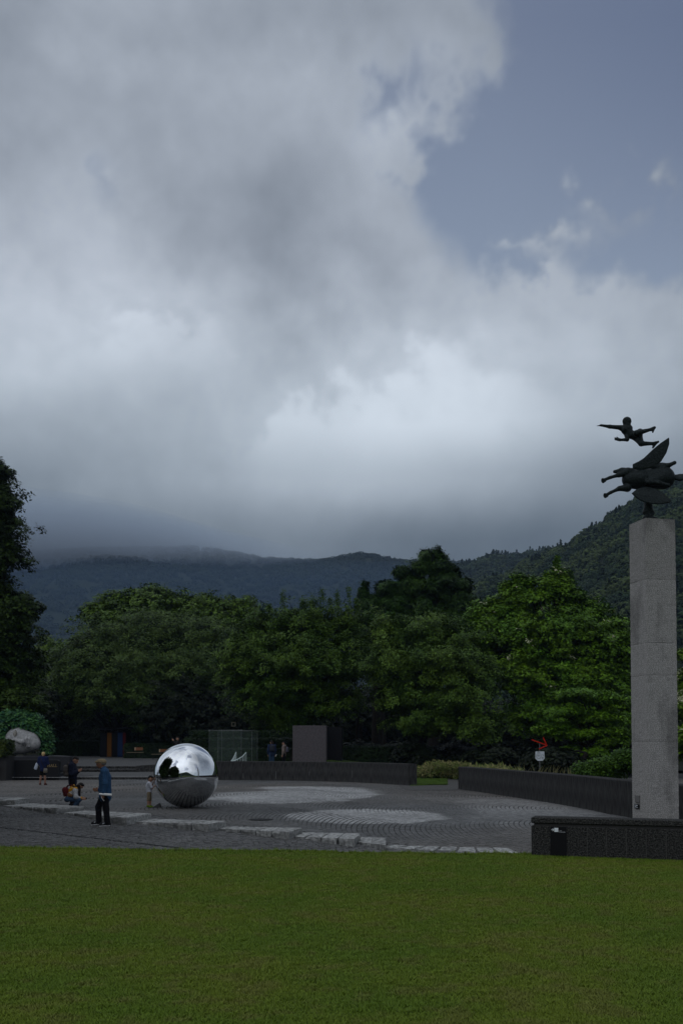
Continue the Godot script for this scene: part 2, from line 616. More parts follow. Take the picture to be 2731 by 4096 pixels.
func build_paving() -> void:
	var mortar := rockmat("mortar", col(0.06, 0.058, 0.055), 0.6, Vector3.ONE * 0.8, 0.0, 0.95)
	var plaza := ground_piece("plaza", sheet(-45, 30, -14, -75, 30, 30, func(_x, _z): return -0.017), mortar)
	var stone := mat("sett", Color.WHITE, 0.62, 0.4)
	stone.vertex_color_use_as_albedo = true
	stone.albedo_texture = tex("settgrain", 0.05, Color(0.6, 0.6, 0.6), Color(1, 1, 1))
	stone.uv1_triplanar = true
	stone.uv1_world_triplanar = true
	stone.uv1_scale = Vector3.ONE * 2.3
	stone.heightmap_enabled = true
	stone.heightmap_texture = tex("settbump", 0.06, Color.BLACK, Color.WHITE)
	stone.heightmap_scale = 0.6
	var patch := noise_of(0.22, 3, 91)
	var broad := noise_of(0.06, 2, 17)
	var where := []
	var tints := PackedColorArray()
	var pitch := 0.128
	var line_a := Vector2(-12.5, -39.5)
	var line_b := Vector2(2.8, -19.3)
	var row := 0
	var u := -34.0
	while u < 22.0:
		u += pitch
		row += 1
		var shift := rng.randf()
		var z := -15.2
		while z > -63.0:
			z -= 0.118 * (1.0 + rnd(-0.08, 0.08))
			# rows bend in long shallow arcs, one span after the other
			var span := 7.6
			var ph := fposmod(-z + 3.2 * sin(u * 0.33) + 1.2 * sin(u * 0.9 + 1.0), span) / span * 2.0 - 1.0
			var x := u + 0.95 * (1.0 - sqrt(1.0 - ph * ph * 0.86)) + rnd(-0.006, 0.006)
			if absf(x) > -z * 0.36 + 1.0:
				continue
			if z > lawn_edge(x):
				continue
			var near_side := (line_b.x - line_a.x) * (z - line_a.y) - (line_b.y - line_a.y) * (x - line_a.x) > 0.0
			if near_side:
				continue
			var ang := atan(0.95 * 0.86 * ph / sqrt(1.0 - ph * ph * 0.86) * 2.0 / span)
			var px := x
			var pz := z
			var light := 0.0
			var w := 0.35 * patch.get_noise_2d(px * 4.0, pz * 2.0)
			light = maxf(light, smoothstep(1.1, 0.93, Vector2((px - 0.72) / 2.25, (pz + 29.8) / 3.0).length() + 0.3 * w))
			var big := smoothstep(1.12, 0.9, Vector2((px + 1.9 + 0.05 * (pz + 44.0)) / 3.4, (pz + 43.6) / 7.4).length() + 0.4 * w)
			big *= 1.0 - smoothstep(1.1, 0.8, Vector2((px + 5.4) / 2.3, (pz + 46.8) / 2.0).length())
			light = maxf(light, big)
			light = maxf(light, 0.35 * smoothstep(1.3, 0.6, Vector2((px - 5.8) / 2.0, (pz + 31.0) / 9.0).length() + w))  # sheen toward the right wall, painted in as paler setts
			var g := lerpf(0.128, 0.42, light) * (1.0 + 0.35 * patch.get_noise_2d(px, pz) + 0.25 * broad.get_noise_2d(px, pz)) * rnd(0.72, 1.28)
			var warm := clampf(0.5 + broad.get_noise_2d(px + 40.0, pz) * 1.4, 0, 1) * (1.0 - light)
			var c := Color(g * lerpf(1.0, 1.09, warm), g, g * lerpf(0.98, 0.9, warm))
			var b := Basis(Vector3.UP, -ang + rnd(-0.05, 0.05)) * Basis(Vector3(1, 0, 0), rnd(-0.035, 0.035)) * Basis(Vector3(0, 0, 1), rnd(-0.035, 0.035))
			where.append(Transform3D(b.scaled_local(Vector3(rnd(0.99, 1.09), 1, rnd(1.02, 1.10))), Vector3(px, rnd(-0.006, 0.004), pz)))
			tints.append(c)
	# before the steps the rows run across, slightly bowed
	var zr := -15.2
	while zr > -45.0:
		zr -= 0.125
		var xr := -20.0 + rng.randf() * 0.12
		while xr < 4.0:
			xr += 0.118 * (1.0 + rnd(-0.12, 0.12))
			var z := zr - 0.22 * sin(xr * 0.45 + zr * 0.1) + 0.12 * xr + rnd(-0.008, 0.008)
			if z > lawn_edge(xr) or absf(xr) > -z * 0.36 + 1.0:
				continue
			if (line_b.x - line_a.x) * (z - line_a.y) - (line_b.y - line_a.y) * (xr - line_a.x) <= 0.0:
				continue
			var g := 0.12 * (1.0 + 0.35 * patch.get_noise_2d(xr, z) + 0.25 * broad.get_noise_2d(xr, z)) * rnd(0.6, 1.35)
			var b := Basis(Vector3.UP, rnd(-0.05, 0.05)) * Basis(Vector3(1, 0, 0), rnd(-0.06, 0.06)) * Basis(Vector3(0, 0, 1), rnd(-0.05, 0.05))
			where.append(Transform3D(b.scaled_local(Vector3(rnd(0.94, 1.04), 1, rnd(0.92, 1.02))), Vector3(xr, rnd(-0.008, 0.005), z)))
			tints.append(Color(g * 1.03, g, g * 0.96))
	# the nearest three hundred setts are pieces one could pick out; the rest of the paving is one field
	var order := range(where.size())
	order.sort_custom(func(a, b): return where[a].origin.z > where[b].origin.z)
	var mesh := sett_mesh()
	var shades := []
	for k in 6:
		var m: StandardMaterial3D = stone.duplicate()
		m.vertex_color_use_as_albedo = false
		var g := 0.07 + 0.014 * k
		m.albedo_color = col(g, g, g * 1.01)
		shades.append(m)
	var rest := []
	var rt := PackedColorArray()
	for i in order.size():
		var at: int = order[i]
		if i < 300:
			var o := put("sett", mesh, shades[rng.randi() % 6], plaza)
			o.transform = where[at]
		else:
			rest.append(where[at])
			rt.append(tints[at])
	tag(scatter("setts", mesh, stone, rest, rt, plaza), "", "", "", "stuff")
	print("setts ", rest.size())
	# a shallow drain set in the plaza, right of the ball
	var dr := thing("drain_cover", "dark oval drain cover sunk in the plaza to the right of the mirrored ball", "drain cover", gp(1043, 3279) + Vector3(0, 0.008, 0))
	var mb := MB.new()
	for k in 24:
		var a := TAU * k / 24
		var b := TAU * (k + 1) / 24
		mb.tri(Vector3(0, 0.0, 0), Vector3(cos(a), 0, sin(a)) * 0.32, Vector3(cos(b), 0, sin(b)) * 0.32, Vector3.UP)
		mb.quad(Vector3(cos(a), 0, sin(a)) * 0.32, Vector3(cos(b), 0, sin(b)) * 0.32, Vector3(cos(b), 0.008, sin(b)) * 0.35, Vector3(cos(a), 0.008, sin(a)) * 0.35, Vector3.UP)
	put("lid", mb.mesh(), mat("iron", col(0.02, 0.02, 0.02), 0.7), dr)
	mb = MB.new()
	for k in 7:
		var x := -0.24 + 0.08 * k
		var l := sqrt(0.3 * 0.3 - x * x)
		mb.box(Vector3(x, 0.006, 0), Vector3(0.02, 0.008, l * 2.0))
	put("rib", mb.mesh(), M["iron"], dr)
	# a thin drain joint running across the paving before the steps
	mb = MB.new()
	var p0 := gp(-30, 3306)
	var p1 := gp(720, 3392)
	var side := (p1 - p0).cross(Vector3.UP).normalized() * 0.035
	mb.hexa([p0 - side + Vector3.DOWN * 0.02, p0 + side + Vector3.DOWN * 0.02, p1 + side + Vector3.DOWN * 0.02, p1 - side + Vector3.DOWN * 0.02, p0 - side + Vector3.UP * 0.007, p0 + side + Vector3.UP * 0.007, p1 + side + Vector3.UP * 0.007, p1 - side + Vector3.UP * 0.007])
	var j := put("drain_channel", mb.mesh(), M["iron"])
	tag(j, "thin dark drain channel running across the grey setts just beyond the lawn", "drain channel")

func slab_block(c: Array, sd: int) -> ArrayMesh:
	# a rough-hewn block between four top corners [left, back left, back right, right], down to below the ground
	var mb := MB.new()
	var r := RandomNumberGenerator.new()
	r.seed = sd
	var grid := []
	var m := 4
	for j in m + 1:
		var line := []
		for i in m + 1:
			var a := float(i) / m
			var b := float(j) / m
			var p: Vector3 = c[0].lerp(c[3], a).lerp(c[1].lerp(c[2], a), b)
			var rim := i == 0 or j == 0 or i == m or j == m
			p += Vector3(r.randf_range(-1, 1), r.randf_range(-0.5, 0.5) - (0.8 if rim else 0.0), r.randf_range(-1, 1)) * 0.012
			line.append(p)
		grid.append(line)
	for j in m:
		for i in m:
			mb.quad(grid[j][i], grid[j][i + 1], grid[j + 1][i + 1], grid[j + 1][i], Vector3.UP)
	var ring := []
	for i in m:
		ring.append(grid[0][i])
	for j in m:
		ring.append(grid[j][m])
	for i in m:
		ring.append(grid[m][m - i])
	for j in m:
		ring.append(grid[m - j][0])
	var mid: Vector3 = (c[0] + c[1] + c[2] + c[3]) / 4.0
	var low := []
	var lower := []
	for p in ring:
		var d: Vector3 = (p - mid) * Vector3(1, 0, 1)
		var out := d.normalized() * r.randf_range(-0.015, 0.03)
		low.append(p + out + Vector3.DOWN * r.randf_range(0.03, 0.06))
		lower.append(Vector3(p.x, -0.1, p.z) + d.normalized() * r.randf_range(-0.05, 0.0))
	for i in ring.size():
		var k := (i + 1) % ring.size()
		var out: Vector3 = (ring[i] + ring[k]) / 2.0 - mid
		out.y = 0.0
		mb.quad(ring[i], ring[k], low[k], low[i], out)
		mb.quad(low[i], low[k], lower[k], lower[i], out)
	return mb.mesh()

func build_steps() -> void:
	var shades := []
	for k in 4:
		var g := 0.36 + 0.04 * k
		shades.append(rockmat("step_stone%d" % k, col(g * 1.0, g * 1.0, g * 0.96), 0.6, Vector3.ONE * (0.55 + 0.1 * k), 1.2, 0.9))
	var words := ["cut off by the left edge of the photo", "in front of the crouching woman in jeans", "behind the feet of the walking man in the blue jacket", "below the boy in the white shirt and the mirrored ball", "left of the middle of the lawn's edge, with a rough front", "with four pale flat slabs and a low front", "short and squarish, with two slabs, next to the flat row", "lying flat and level with the setts beside the lawn"]
	# corners in the order: left tip, back left, back right, near right; number of blocks; heights at the left and right end
	var rows := [
		[[-230, 3205], [-120, 3186], [120, 3190], [60, 3199], 4, 0.10, 0.20],
		[[15, 3222], [125, 3212], [335, 3223], [223, 3231], 5, 0.03, 0.19],
		[[250, 3249], [340, 3241], [604, 3252], [507, 3269], 5, 0.03, 0.21],
		[[510, 3285], [602, 3273], [907, 3282], [839, 3294], 5, 0.03, 0.20],
		[[847, 3312], [908, 3304], [1208, 3310], [1154, 3325], 5, 0.03, 0.18],
		[[1161, 3343], [1210, 3328], [1439, 3331], [1419, 3354], 4, 0.03, 0.17],
		[[1430, 3367], [1443, 3346], [1541, 3348], [1541, 3378], 2, 0.03, 0.12],
		[[1500, 3386], [1575, 3379], [2033, 3390], [2083, 3414], 7, 0.025, 0.03]]
	for i in rows.size():
		var r: Array = rows[i]
		var a := gp(r[0][0], r[0][1], r[5])
		var b := gp(r[1][0], r[1][1], r[5])
		var c := gp(r[2][0], r[2][1], r[6])
		var d := gp(r[3][0], r[3][1], r[6])
		var mid := (a + b + c + d) / 4.0
		mid.y = 0.0
		var t := thing("stone_step", "step of pale stones " + words[i], "stone step", mid, 0.0, "stone steps descending across the plaza")
		var n: int = r[4]
		for k in n:
			var s := float(k) / n + (0.012 if k > 0 else 0.0)
			var e := float(k + 1) / n - (0.012 if k < n - 1 else 0.0)
			if i == 7:
				# the flat row: seven slabs side by side, each reaching toward the lawn
				var f := d.lerp(a, 0.0)
				f = f
			put("stone_block", slab_block([a.lerp(d, s) - mid, b.lerp(c, s) - mid, b.lerp(c, e) - mid, a.lerp(d, e) - mid], 31 * i + k), shades[(i * 3 + k * 2 + k / 3) % 4], t)

# a wall that follows a line of feet, of even height
func wall_mesh(feet: Array, height: float, thick: float) -> ArrayMesh:
	var mb := MB.new()
	var bk := []
	for i in feet.size():
		var d: Vector3 = (feet[mini(i + 1, feet.size() - 1)] - feet[maxi(i - 1, 0)]).normalized()
		var s := Vector3.UP.cross(d).normalized()
		if s.z > 0.0:
			s = -s
		bk.append(feet[i] + s * thick)
	for i in feet.size() - 1:
		var dn := Vector3.DOWN * 0.15
		var up := Vector3.UP * height
		var k := 0.025
		var a: Vector3 = feet[i]
		var b: Vector3 = feet[i + 1]
		var c: Vector3 = bk[i + 1]
		var d: Vector3 = bk[i]
		var out := a - d
		mb.quad(a + dn, b + dn, b + up - Vector3.UP * k, a + up - Vector3.UP * k, out)
		mb.quad(d + dn, c + dn, c + up - Vector3.UP * k, d + up - Vector3.UP * k, -out)
		var ia := a.lerp(d, k / thick)
		var ib := b.lerp(c, k / thick)
		var ic := c.lerp(b, k / thick)
		var id := d.lerp(a, k / thick)
		mb.quad(ia + up, ib + up, ic + up, id + up, Vector3.UP)
		mb.quad(a + up - Vector3.UP * k, b + up - Vector3.UP * k, ib + up, ia + up, out + Vector3.UP)
		mb.quad(d + up - Vector3.UP * k, c + up - Vector3.UP * k, ic + up, id + up, Vector3.UP - out)
		for e in ([[a, d, ia, id, a - b]] if i == 0 else []) + ([[b, c, ib, ic, b - a]] if i == feet.size() - 2 else []):
			mb.quad(e[0] + dn, e[1] + dn, e[1] + up - Vector3.UP * k, e[0] + up - Vector3.UP * k, e[4])
			mb.quad(e[0] + up - Vector3.UP * k, e[1] + up - Vector3.UP * k, e[3] + up, e[2] + up, e[4] + Vector3.UP)
	return mb.mesh()

func streakmat(key: String, c: Color) -> StandardMaterial3D:
	var m := rockmat(key, c, 0.45, Vector3(1.6, 0.09, 1.6), 0.0, 0.8, 0.035)
	m.heightmap_enabled = true
	m.heightmap_texture = tex("wallgrain", 0.12, Color.BLACK, Color.WHITE)
	m.heightmap_scale = 0.8
	return m

func build_walls() -> void:
	var dark := streakmat("dark_stone", col(0.072, 0.07, 0.068))
	# the wall at the back of the plaza
	var feet := []
	for p in [[700, 3119], [860, 3120], [1000, 3120.5], [1130, 3122], [1260, 3124.5], [1390, 3128], [1520, 3134], [1632, 3142.5]]:
		feet.append(gp(p[0], p[1]))
	var t := thing("curved_wall", "long low dark stone wall at the back of the plaza, behind the mirrored ball", "wall")
	put("wall_body", wall_mesh(feet, 1.10, 0.5), dark, t)
	var pale := mat("lime_stain", col(0.15, 0.15, 0.148), 0.9, 0.2)
	for s in [[1108, 0.1, 0.45], [1406, 0.25, 0.4], [1240, 0.3, 0.25], [980, 0.1, 0.3]]:
		var p := gp(s[0], 3117 + (s[0] - 900) * 0.012)
		var mb := MB.new()
		mb.box(Vector3.ZERO, Vector3(0.018, s[2], 0.012))
		put("lime_streak", mb.mesh(), pale, t, Vector3(p.x, s[1] + s[2] / 2.0, -lerp_wall(feet, p.x) + 0.001))
	# the wall that comes forward on the right
	feet = []
	for p in [[1832, 3157], [1925, 3169], [2020, 3184], [2135, 3201], [2250, 3220], [2350, 3238], [2440, 3257]]:
		feet.append(gp(p[0], p[1]))
	feet.append_array([Vector3(8.3, 0, -27.6), Vector3(8.55, 0, -25.2), Vector3(8.75, 0, -22.5), Vector3(8.9, 0, -19.5)])
	t = thing("curved_wall", "curved dark stone wall on the right, running behind the granite pillar", "wall")
	put("wall_body", wall_mesh(feet, 1.045, 0.45), dark, t)
	# the near wall with a groove under its cap
	var speck := rockmat("speckled_stone", col(0.10, 0.098, 0.092), 0.12, Vector3.ONE * 0.8, 1.0, 0.8, 0.09)
	var a := Vector3(2.76, 0.3, -15.0)
	var dir := Vector3(1, 0, 0.36).normalized()
	var turn := atan2(-dir.z, dir.x)
	t = thing("parapet_wall", "low speckled dark stone wall with a grooved top at the lawn's edge, right of the plaza", "wall", a, turn)
	var lenw := 9.0
	var mb := MB.new()
	mb.box(Vector3(lenw / 2, 0.655, -0.19), Vector3(lenw, 0.085, 0.38), Basis(), 0.012)
	put("cap", mb.mesh(), speck, t)
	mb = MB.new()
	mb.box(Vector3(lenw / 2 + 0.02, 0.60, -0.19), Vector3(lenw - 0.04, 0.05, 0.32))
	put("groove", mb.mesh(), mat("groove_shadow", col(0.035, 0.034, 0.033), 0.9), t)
	var x := 0.0
	var k := 0
	while x < lenw - 0.01:
		var w := 0.27 if k > 0 else 0.8
		mb = MB.new()
		mb.box(Vector3(x + w / 2, 0.085, -0.19), Vector3(w - 0.006, 0.98, 0.37), Basis(), 0.006)
		put("wall_panel", mb.mesh(), speck, t)
		mb = MB.new()
		mb.box(Vector3(x + w, 0.085, -0.19), Vector3(0.006, 0.96, 0.36))
		put("joint", mb.mesh(), mat("joint_lime", col(0.075, 0.073, 0.069), 0.9), t)
		x += w
		k += 1
	# the sign let into its face
	var s := thing("direction_sign", "black sign panel with a white arrow and square on the near dark wall", "sign", a + Basis(Vector3.UP, turn) * Vector3(0.28, 0, 0.005), turn)
	mb = MB.new()
	mb.box(Vector3(0.115, 0.1, 0), Vector3(0.23, 0.94, 0.012))
	put("panel", mb.mesh(), mat("black_panel", col(0.008, 0.008, 0.009), 0.45), s)
	var white := mat("white_paint", col(0.72, 0.75, 0.78), 0.5)
	mb = MB.new()
	mb.box(Vector3(0.086, 0.525, 0.008), Vector3(0.056, 0.056, 0.006))
	put("square", mb.mesh(), white, s)
	mb = MB.new()
	mb.box(Vector3(0.031, 0.525, 0.008), Vector3(0.033, 0.007, 0.006))
	for q in [-1, 1]:
		mb.box(Vector3(0.042, 0.525 + q * 0.008, 0.0085), Vector3(0.026, 0.007, 0.006), Basis(Vector3(0, 0, 1), -q * 0.75))
	put("arrow", mb.mesh(), white, s)
	lettering("MUSEUM", 0.009, Vector3(0.086, 0.5215, 0.0115), M["black_panel"], s)
	strokes([[[0, 8], [7, 8]], [[0, 8], [0, 0], [8, 0]], [[6, 10], [8, 10]], [[11, 7], [12, 5]], [[14, 8], [15, 6]], [[18, 8], [17, 3], [13, 0]], [[21, 8], [28, 8], [22, 0]], [[24, 4], [27, 1]], [[31, 8], [38, 8]], [[31, 5], [38, 5]], [[34, 10], [34, 0]], [[31, 2], [38, 2]]], 0.0011, Vector3(0.122, 0.507, 0.008), 0.0010, white, s)
	lettering("Picasso Pavilion", 0.010, Vector3(0.168, 0.4945, 0.0065), white, s)
	# the guide board at the end of the far right wall
	var e := gp(1832, 3157)
	s = thing("guide_board", "narrow black guide board with a column of white symbols at the wall's end", "sign", e + Vector3(0.0, 0, 0.06), 0.25)
	mb = MB.new()
	mb.box(Vector3(0.16, 0.51, 0), Vector3(0.32, 1.06, 0.03))
	put("panel", mb.mesh(), M["black_panel"], s)
	for i in 7:
		mb = MB.new()
		mb.box(Vector3(0.055, 0.36 - 0.065 * i + 0.3, 0.018), Vector3(0.045, 0.042, 0.006))
		put("symbol", mb.mesh(), white, s)
		mb = MB.new()
		mb.box(Vector3(0.16, 0.37 - 0.065 * i + 0.3, 0.017), Vector3(0.13 - 0.01 * (i % 3), 0.008, 0.005))
		mb.box(Vector3(0.15, 0.35 - 0.065 * i + 0.3, 0.017), Vector3(0.11 - 0.02 * (i % 2), 0.006, 0.005))
		put("print_line", mb.mesh(), mat("grey_print", col(0.16, 0.17, 0.18), 0.6), s)
	mb = MB.new()
	mb.tube([Vector3(0.07, 0.93, 0.018), Vector3(0.07, 0.86, 0.018), Vector3(0.10, 0.83, 0.018), Vector3(0.13, 0.86, 0.018), Vector3(0.13, 0.93, 0.018)], [0.008, 0.008, 0.008, 0.008, 0.008], 6)
	put("emblem", mb.mesh(), white, s)
	mb = MB.new()
	mb.tube([Vector3(0.16, 0.93, 0.018), Vector3(0.19, 0.91, 0.018), Vector3(0.16, 0.85, 0.018), Vector3(0.2, 0.84, 0.018)], [0.007, 0.007, 0.007, 0.007], 6)
	put("emblem", mb.mesh(), white, s)
	mb = MB.new()
	mb.box(Vector3(0.1, 0.99, 0.018), Vector3(0.05, 0.03, 0.006))
	put("emblem", mb.mesh(), white, s)

func lerp_wall(feet: Array, x: float) -> float:
	for i in feet.size() - 1:
		if x >= feet[i].x and x <= feet[i + 1].x:
			return -lerpf(feet[i].z, feet[i + 1].z, (x - feet[i].x) / (feet[i + 1].x - feet[i].x))
	return -feet[0].z

func lettering(words: String, high: float, at: Vector3, m: Material, parent: Node, serif := false) -> void:
	var t := TextMesh.new()
	t.text = words
	var f := SystemFont.new()
	f.font_names = PackedStringArray(["Droid Serif" if serif else "Droid Sans"])
	t.font = f
	t.font_size = 32
	t.pixel_size = high / 24.0
	t.depth = high * 0.12
	put("lettering", t, m, parent, at)

func strokes(lines: Array, unit: float, at: Vector3, thick: float, m: Material, parent: Node) -> void:
	var mb := MB.new()
	for l in lines:
		for i in l.size() - 1:
			var a := Vector3(l[i][0], l[i][1], 0) * unit
			var b := Vector3(l[i + 1][0], l[i + 1][1], 0) * unit
			var d := b - a
			mb.box((a + b) / 2.0, Vector3(d.length() + thick * 0.6, thick, thick * 0.5), Basis(Vector3(0, 0, 1), atan2(d.y, d.x)))
	put("lettering", mb.mesh(), m, parent, at)

# ------------------------------------------------------------------ terraces on the left, raised ground behind
func build_terraces() -> void:
	var pave := rockmat("terrace_paving", col(0.15, 0.15, 0.148), 0.55, Vector3(0.35, 1, 0.35), 0.0, 0.75, 0.05)
	var kerb := rockmat("kerb_stone", col(0.075, 0.073, 0.07), 0.5, Vector3.ONE * 0.6, 1.5, 0.85)
	var lip := rockmat("pale_lip", col(0.3, 0.3, 0.295), 0.6, Vector3.ONE * 0.6, 0.0, 0.8)
	# the first terrace, a step up
	var mb := MB.new()
	var x0 := -22.0
	var x1 := -10.4
	mb.box(Vector3((x0 + x1) / 2, 0.06, -68.3), Vector3(x1 - x0, 0.16, 14.0))
	ground_piece("lower_terrace", mb.mesh(), pave)
	var k := thing("terrace_kerb", "low kerb of dark stone along the front of the terrace, left of the mirrored ball", "kerb")
	var n := 9
	for i in n:
		var a := lerpf(x0, x1, float(i) / n)
		var b := lerpf(x0, x1, float(i + 1) / n)
		mb = MB.new()
		mb.box(Vector3((a + b) / 2, 0.045, -61.15), Vector3(b - a - 0.02, 0.21, 0.32), Basis(), 0.025)
		put("kerb_block", mb.mesh(), kerb, k)
	mb = MB.new()
	mb.box(Vector3((x0 + x1) / 2, 0.148, -61.15), Vector3(x1 - x0, 0.022, 0.34))
	put("worn_edge", mb.mesh(), lip, k)
	# two courses of blocks leading up to the upper terrace
	for c in 2:
		var s := thing("terrace_step", ["lower", "upper"][c] + " of the two courses of dark stone blocks stepping up behind the walking man", "step", Vector3.ZERO, 0.0, "steps up to the upper terrace")
		var xe := -14.6
		for i in 9:
			var a := -20.8 + i * 0.69 + c * 0.0
			if a > xe:
				continue
			mb = MB.new()
			var w := 0.58 + 0.05 * ((i * 7 + c * 3) % 3)
			mb.box(Vector3(a + 0.33, 0.24 + c * 0.2, -73.4 - c * 0.45), Vector3(w, 0.2, 0.5), Basis(), 0.06)
			put("stone_block", mb.mesh(), kerb, s)
		mb = MB.new()
		mb.box(Vector3(-17.75, 0.335 + c * 0.2, -73.45 - c * 0.45), Vector3(6.3, 0.02, 0.46), Basis(), 0.005)
		put("tread", mb.mesh(), lip, s)
		mb = MB.new()
		mb.box(Vector3(-17.75, 0.23 + c * 0.2, -73.5 - c * 0.45), Vector3(6.28, 0.18, 0.3))
		put("joint_fill", mb.mesh(), pave, s)
	# the upper terrace slopes gently up to the hedges
	ground_piece("upper_terrace", sheet(-40, -11.5, -73.9, -101, 8, 12, func(_x, z): return 0.55 + 0.45 * smoothstep(-73.0, -98.0, z)), pave)
	mb = MB.new()
	mb.hexa([Vector3(-14.6, 0.0, -73.0), Vector3(-11.0, 0.0, -73.0), Vector3(-11.0, 0.0, -75.5), Vector3(-14.6, 0.0, -75.5), Vector3(-14.6, 0.57, -73.0), Vector3(-11.0, 0.78, -73.0), Vector3(-11.0, 0.78, -75.5), Vector3(-14.6, 0.57, -75.5)])
	var rw := put("ramp_wall", mb.mesh(), kerb)
	tag(rw, "dark sloping side wall of the ramp between the stone courses and the mirrored ball", "wall")
	# broad dark stairs on the far left, seen rising toward the fountain
	for i in 6:
		var s := thing("stair_step", ["lowest", "second", "third", "fourth", "fifth", "topmost"][i] + " tread of the dark granite stairs below the stone face", "step", Vector3.ZERO, 0.0, "dark stairs on the left")
		var right: float = [gp(292, 3122).x, -17.1, -17.9, -18.4, -18.9, -19.4][i]
		var z := -60.2 - i * 0.85
		mb = MB.new()
		mb.box(Vector3((right - 26.0) / 2, 0.07 + 0.165 * i, z - 2.0), Vector3(right + 26.0, 0.165, 4.0))
		put("riser", mb.mesh(), mat("dark_granite", col(0.028, 0.028, 0.029), 0.5), s)
		mb = MB.new()
		mb.box(Vector3((right - 26.0) / 2, 0.165 * (i + 1) - 0.016, z - 0.07), Vector3(right + 26.0, 0.04, 0.2))
		put("nosing", mb.mesh(), lip, s)
	# raised ground behind the back wall: a strip of lawn, then planted slopes
	var turf := rockmat("bank_turf", col(0.05, 0.085, 0.016), 0.5, Vector3.ONE * 0.4, 0.0, 0.95)
	ground_piece("raised_lawn", sheet(-10.6, 16, -60.6, -76, 24, 14, func(x, z): return -0.1 + 0.75 * smoothstep(-60.7, -63.0, z) + 0.5 * exp(-pow((x + 1.2) / 3.2, 2.0)) * smoothstep(-60.6, -61.3, z) if x < 4.0 else -0.1 + 0.9 * smoothstep(-66.0, -75.0, z)), turf)
	ground_piece("planted_bank", sheet(-70, 60, -74.5, -130, 30, 12, func(x, z): return 0.2 + 1.5 * smoothstep(-75.0, -92.0, z) - (1.6 * smoothstep(-11.0, -12.5, x) if z > -100.0 else 0.0)), rockmat("leaf_litter", col(0.018, 0.02, 0.01), 0.5, Vector3.ONE * 0.3, 0.0, 0.95))
	# a patch of lawn and a path in the gap between the walls
	ground_piece("path", sheet(2.9, 9.5, -46.5, -66, 6, 8, func(_x, z): return 0.012 - 0.0 * z), rockmat("path_gravel", col(0.12, 0.118, 0.113), 0.6, Vector3.ONE * 0.9, 0.0, 0.95))
	mb = MB.new()
	var rim := []
	for p in [[1640, 3142], [1700, 3140], [1745, 3138], [1780, 3134], [1790, 3129], [1760, 3121], [1700, 3112], [1640, 3106]]:
		rim.append(gp(p[0], p[1], 0.03))
	for i in range(1, rim.size() - 1):
		mb.tri(rim[0], rim[i], rim[i + 1], Vector3.UP)
	var lp := ground_piece("lawn_patch", mb.mesh(), mat("patch_turf", col(0.075, 0.13, 0.018), 0.95, 0.2))
	var where := []
	var tints := PackedColorArray()
	for i in 5000:
		var p := gp(rnd(1640, 1786), rnd(3108, 3139), 0.03)
		where.append(Transform3D(Basis(Vector3.UP, rnd(0, TAU)).scaled(Vector3(4, 2.0, 4)), p))
		var q := rnd(0.8, 1.2)
		tints.append(Color(0.075 * q, 0.13 * q, 0.018 * q))
	tag(scatter("grass", grass_tuft(), M["grass_blade"], where, tints), "", "", "", "stuff")
	ground_piece("ground", sheet(-1500, 1500, 400, -1700, 40, 40, func(x, z): return -0.16 - (2.0 if z < -140.0 else 0.0)), rockmat("meadow", col(0.05, 0.06, 0.02), 0.6, Vector3.ONE * 0.05, 0.0, 0.95))

# ------------------------------------------------------------------ ball, pillar, bronze
func build_ball() -> void:
	var c := Vector3(-5.1, 1.054, -33.75)
	var mb := MB.new()
	mb.ball(Vector3.ZERO, Vector3.ONE * 1.054, 96, 64)
	var m := mat("mirror_steel", Color(0.86, 0.87, 0.88), 0.035, 0.5)
	m.metallic = 1.0
	var b := put("mirrored_ball", mb.mesh(), m, self, c)
	tag(b, "large mirror-polished steel ball standing on the plaza", "sculpture")
	mb = MB.new()
	mb.hexa([Vector3(-0.17, 0, -0.1), Vector3(0.11, 0, -0.1), Vector3(0.11, 0, 0.1), Vector3(-0.17, 0, 0.1), Vector3(0.04, 0.14, -0.06), Vector3(0.07, 0.15, -0.06), Vector3(0.07, 0.15, 0.06), Vector3(0.04, 0.14, 0.06)])
	var w := put("wedge", mb.mesh(), rockmat("wedge_steel", col(0.07, 0.07, 0.07), 0.6, Vector3.ONE * 2.0, 0.0, 0.6), self, gp(632, 3230))
	tag(w, "small dark wedge on the setts against the left foot of the mirrored ball", "wedge")

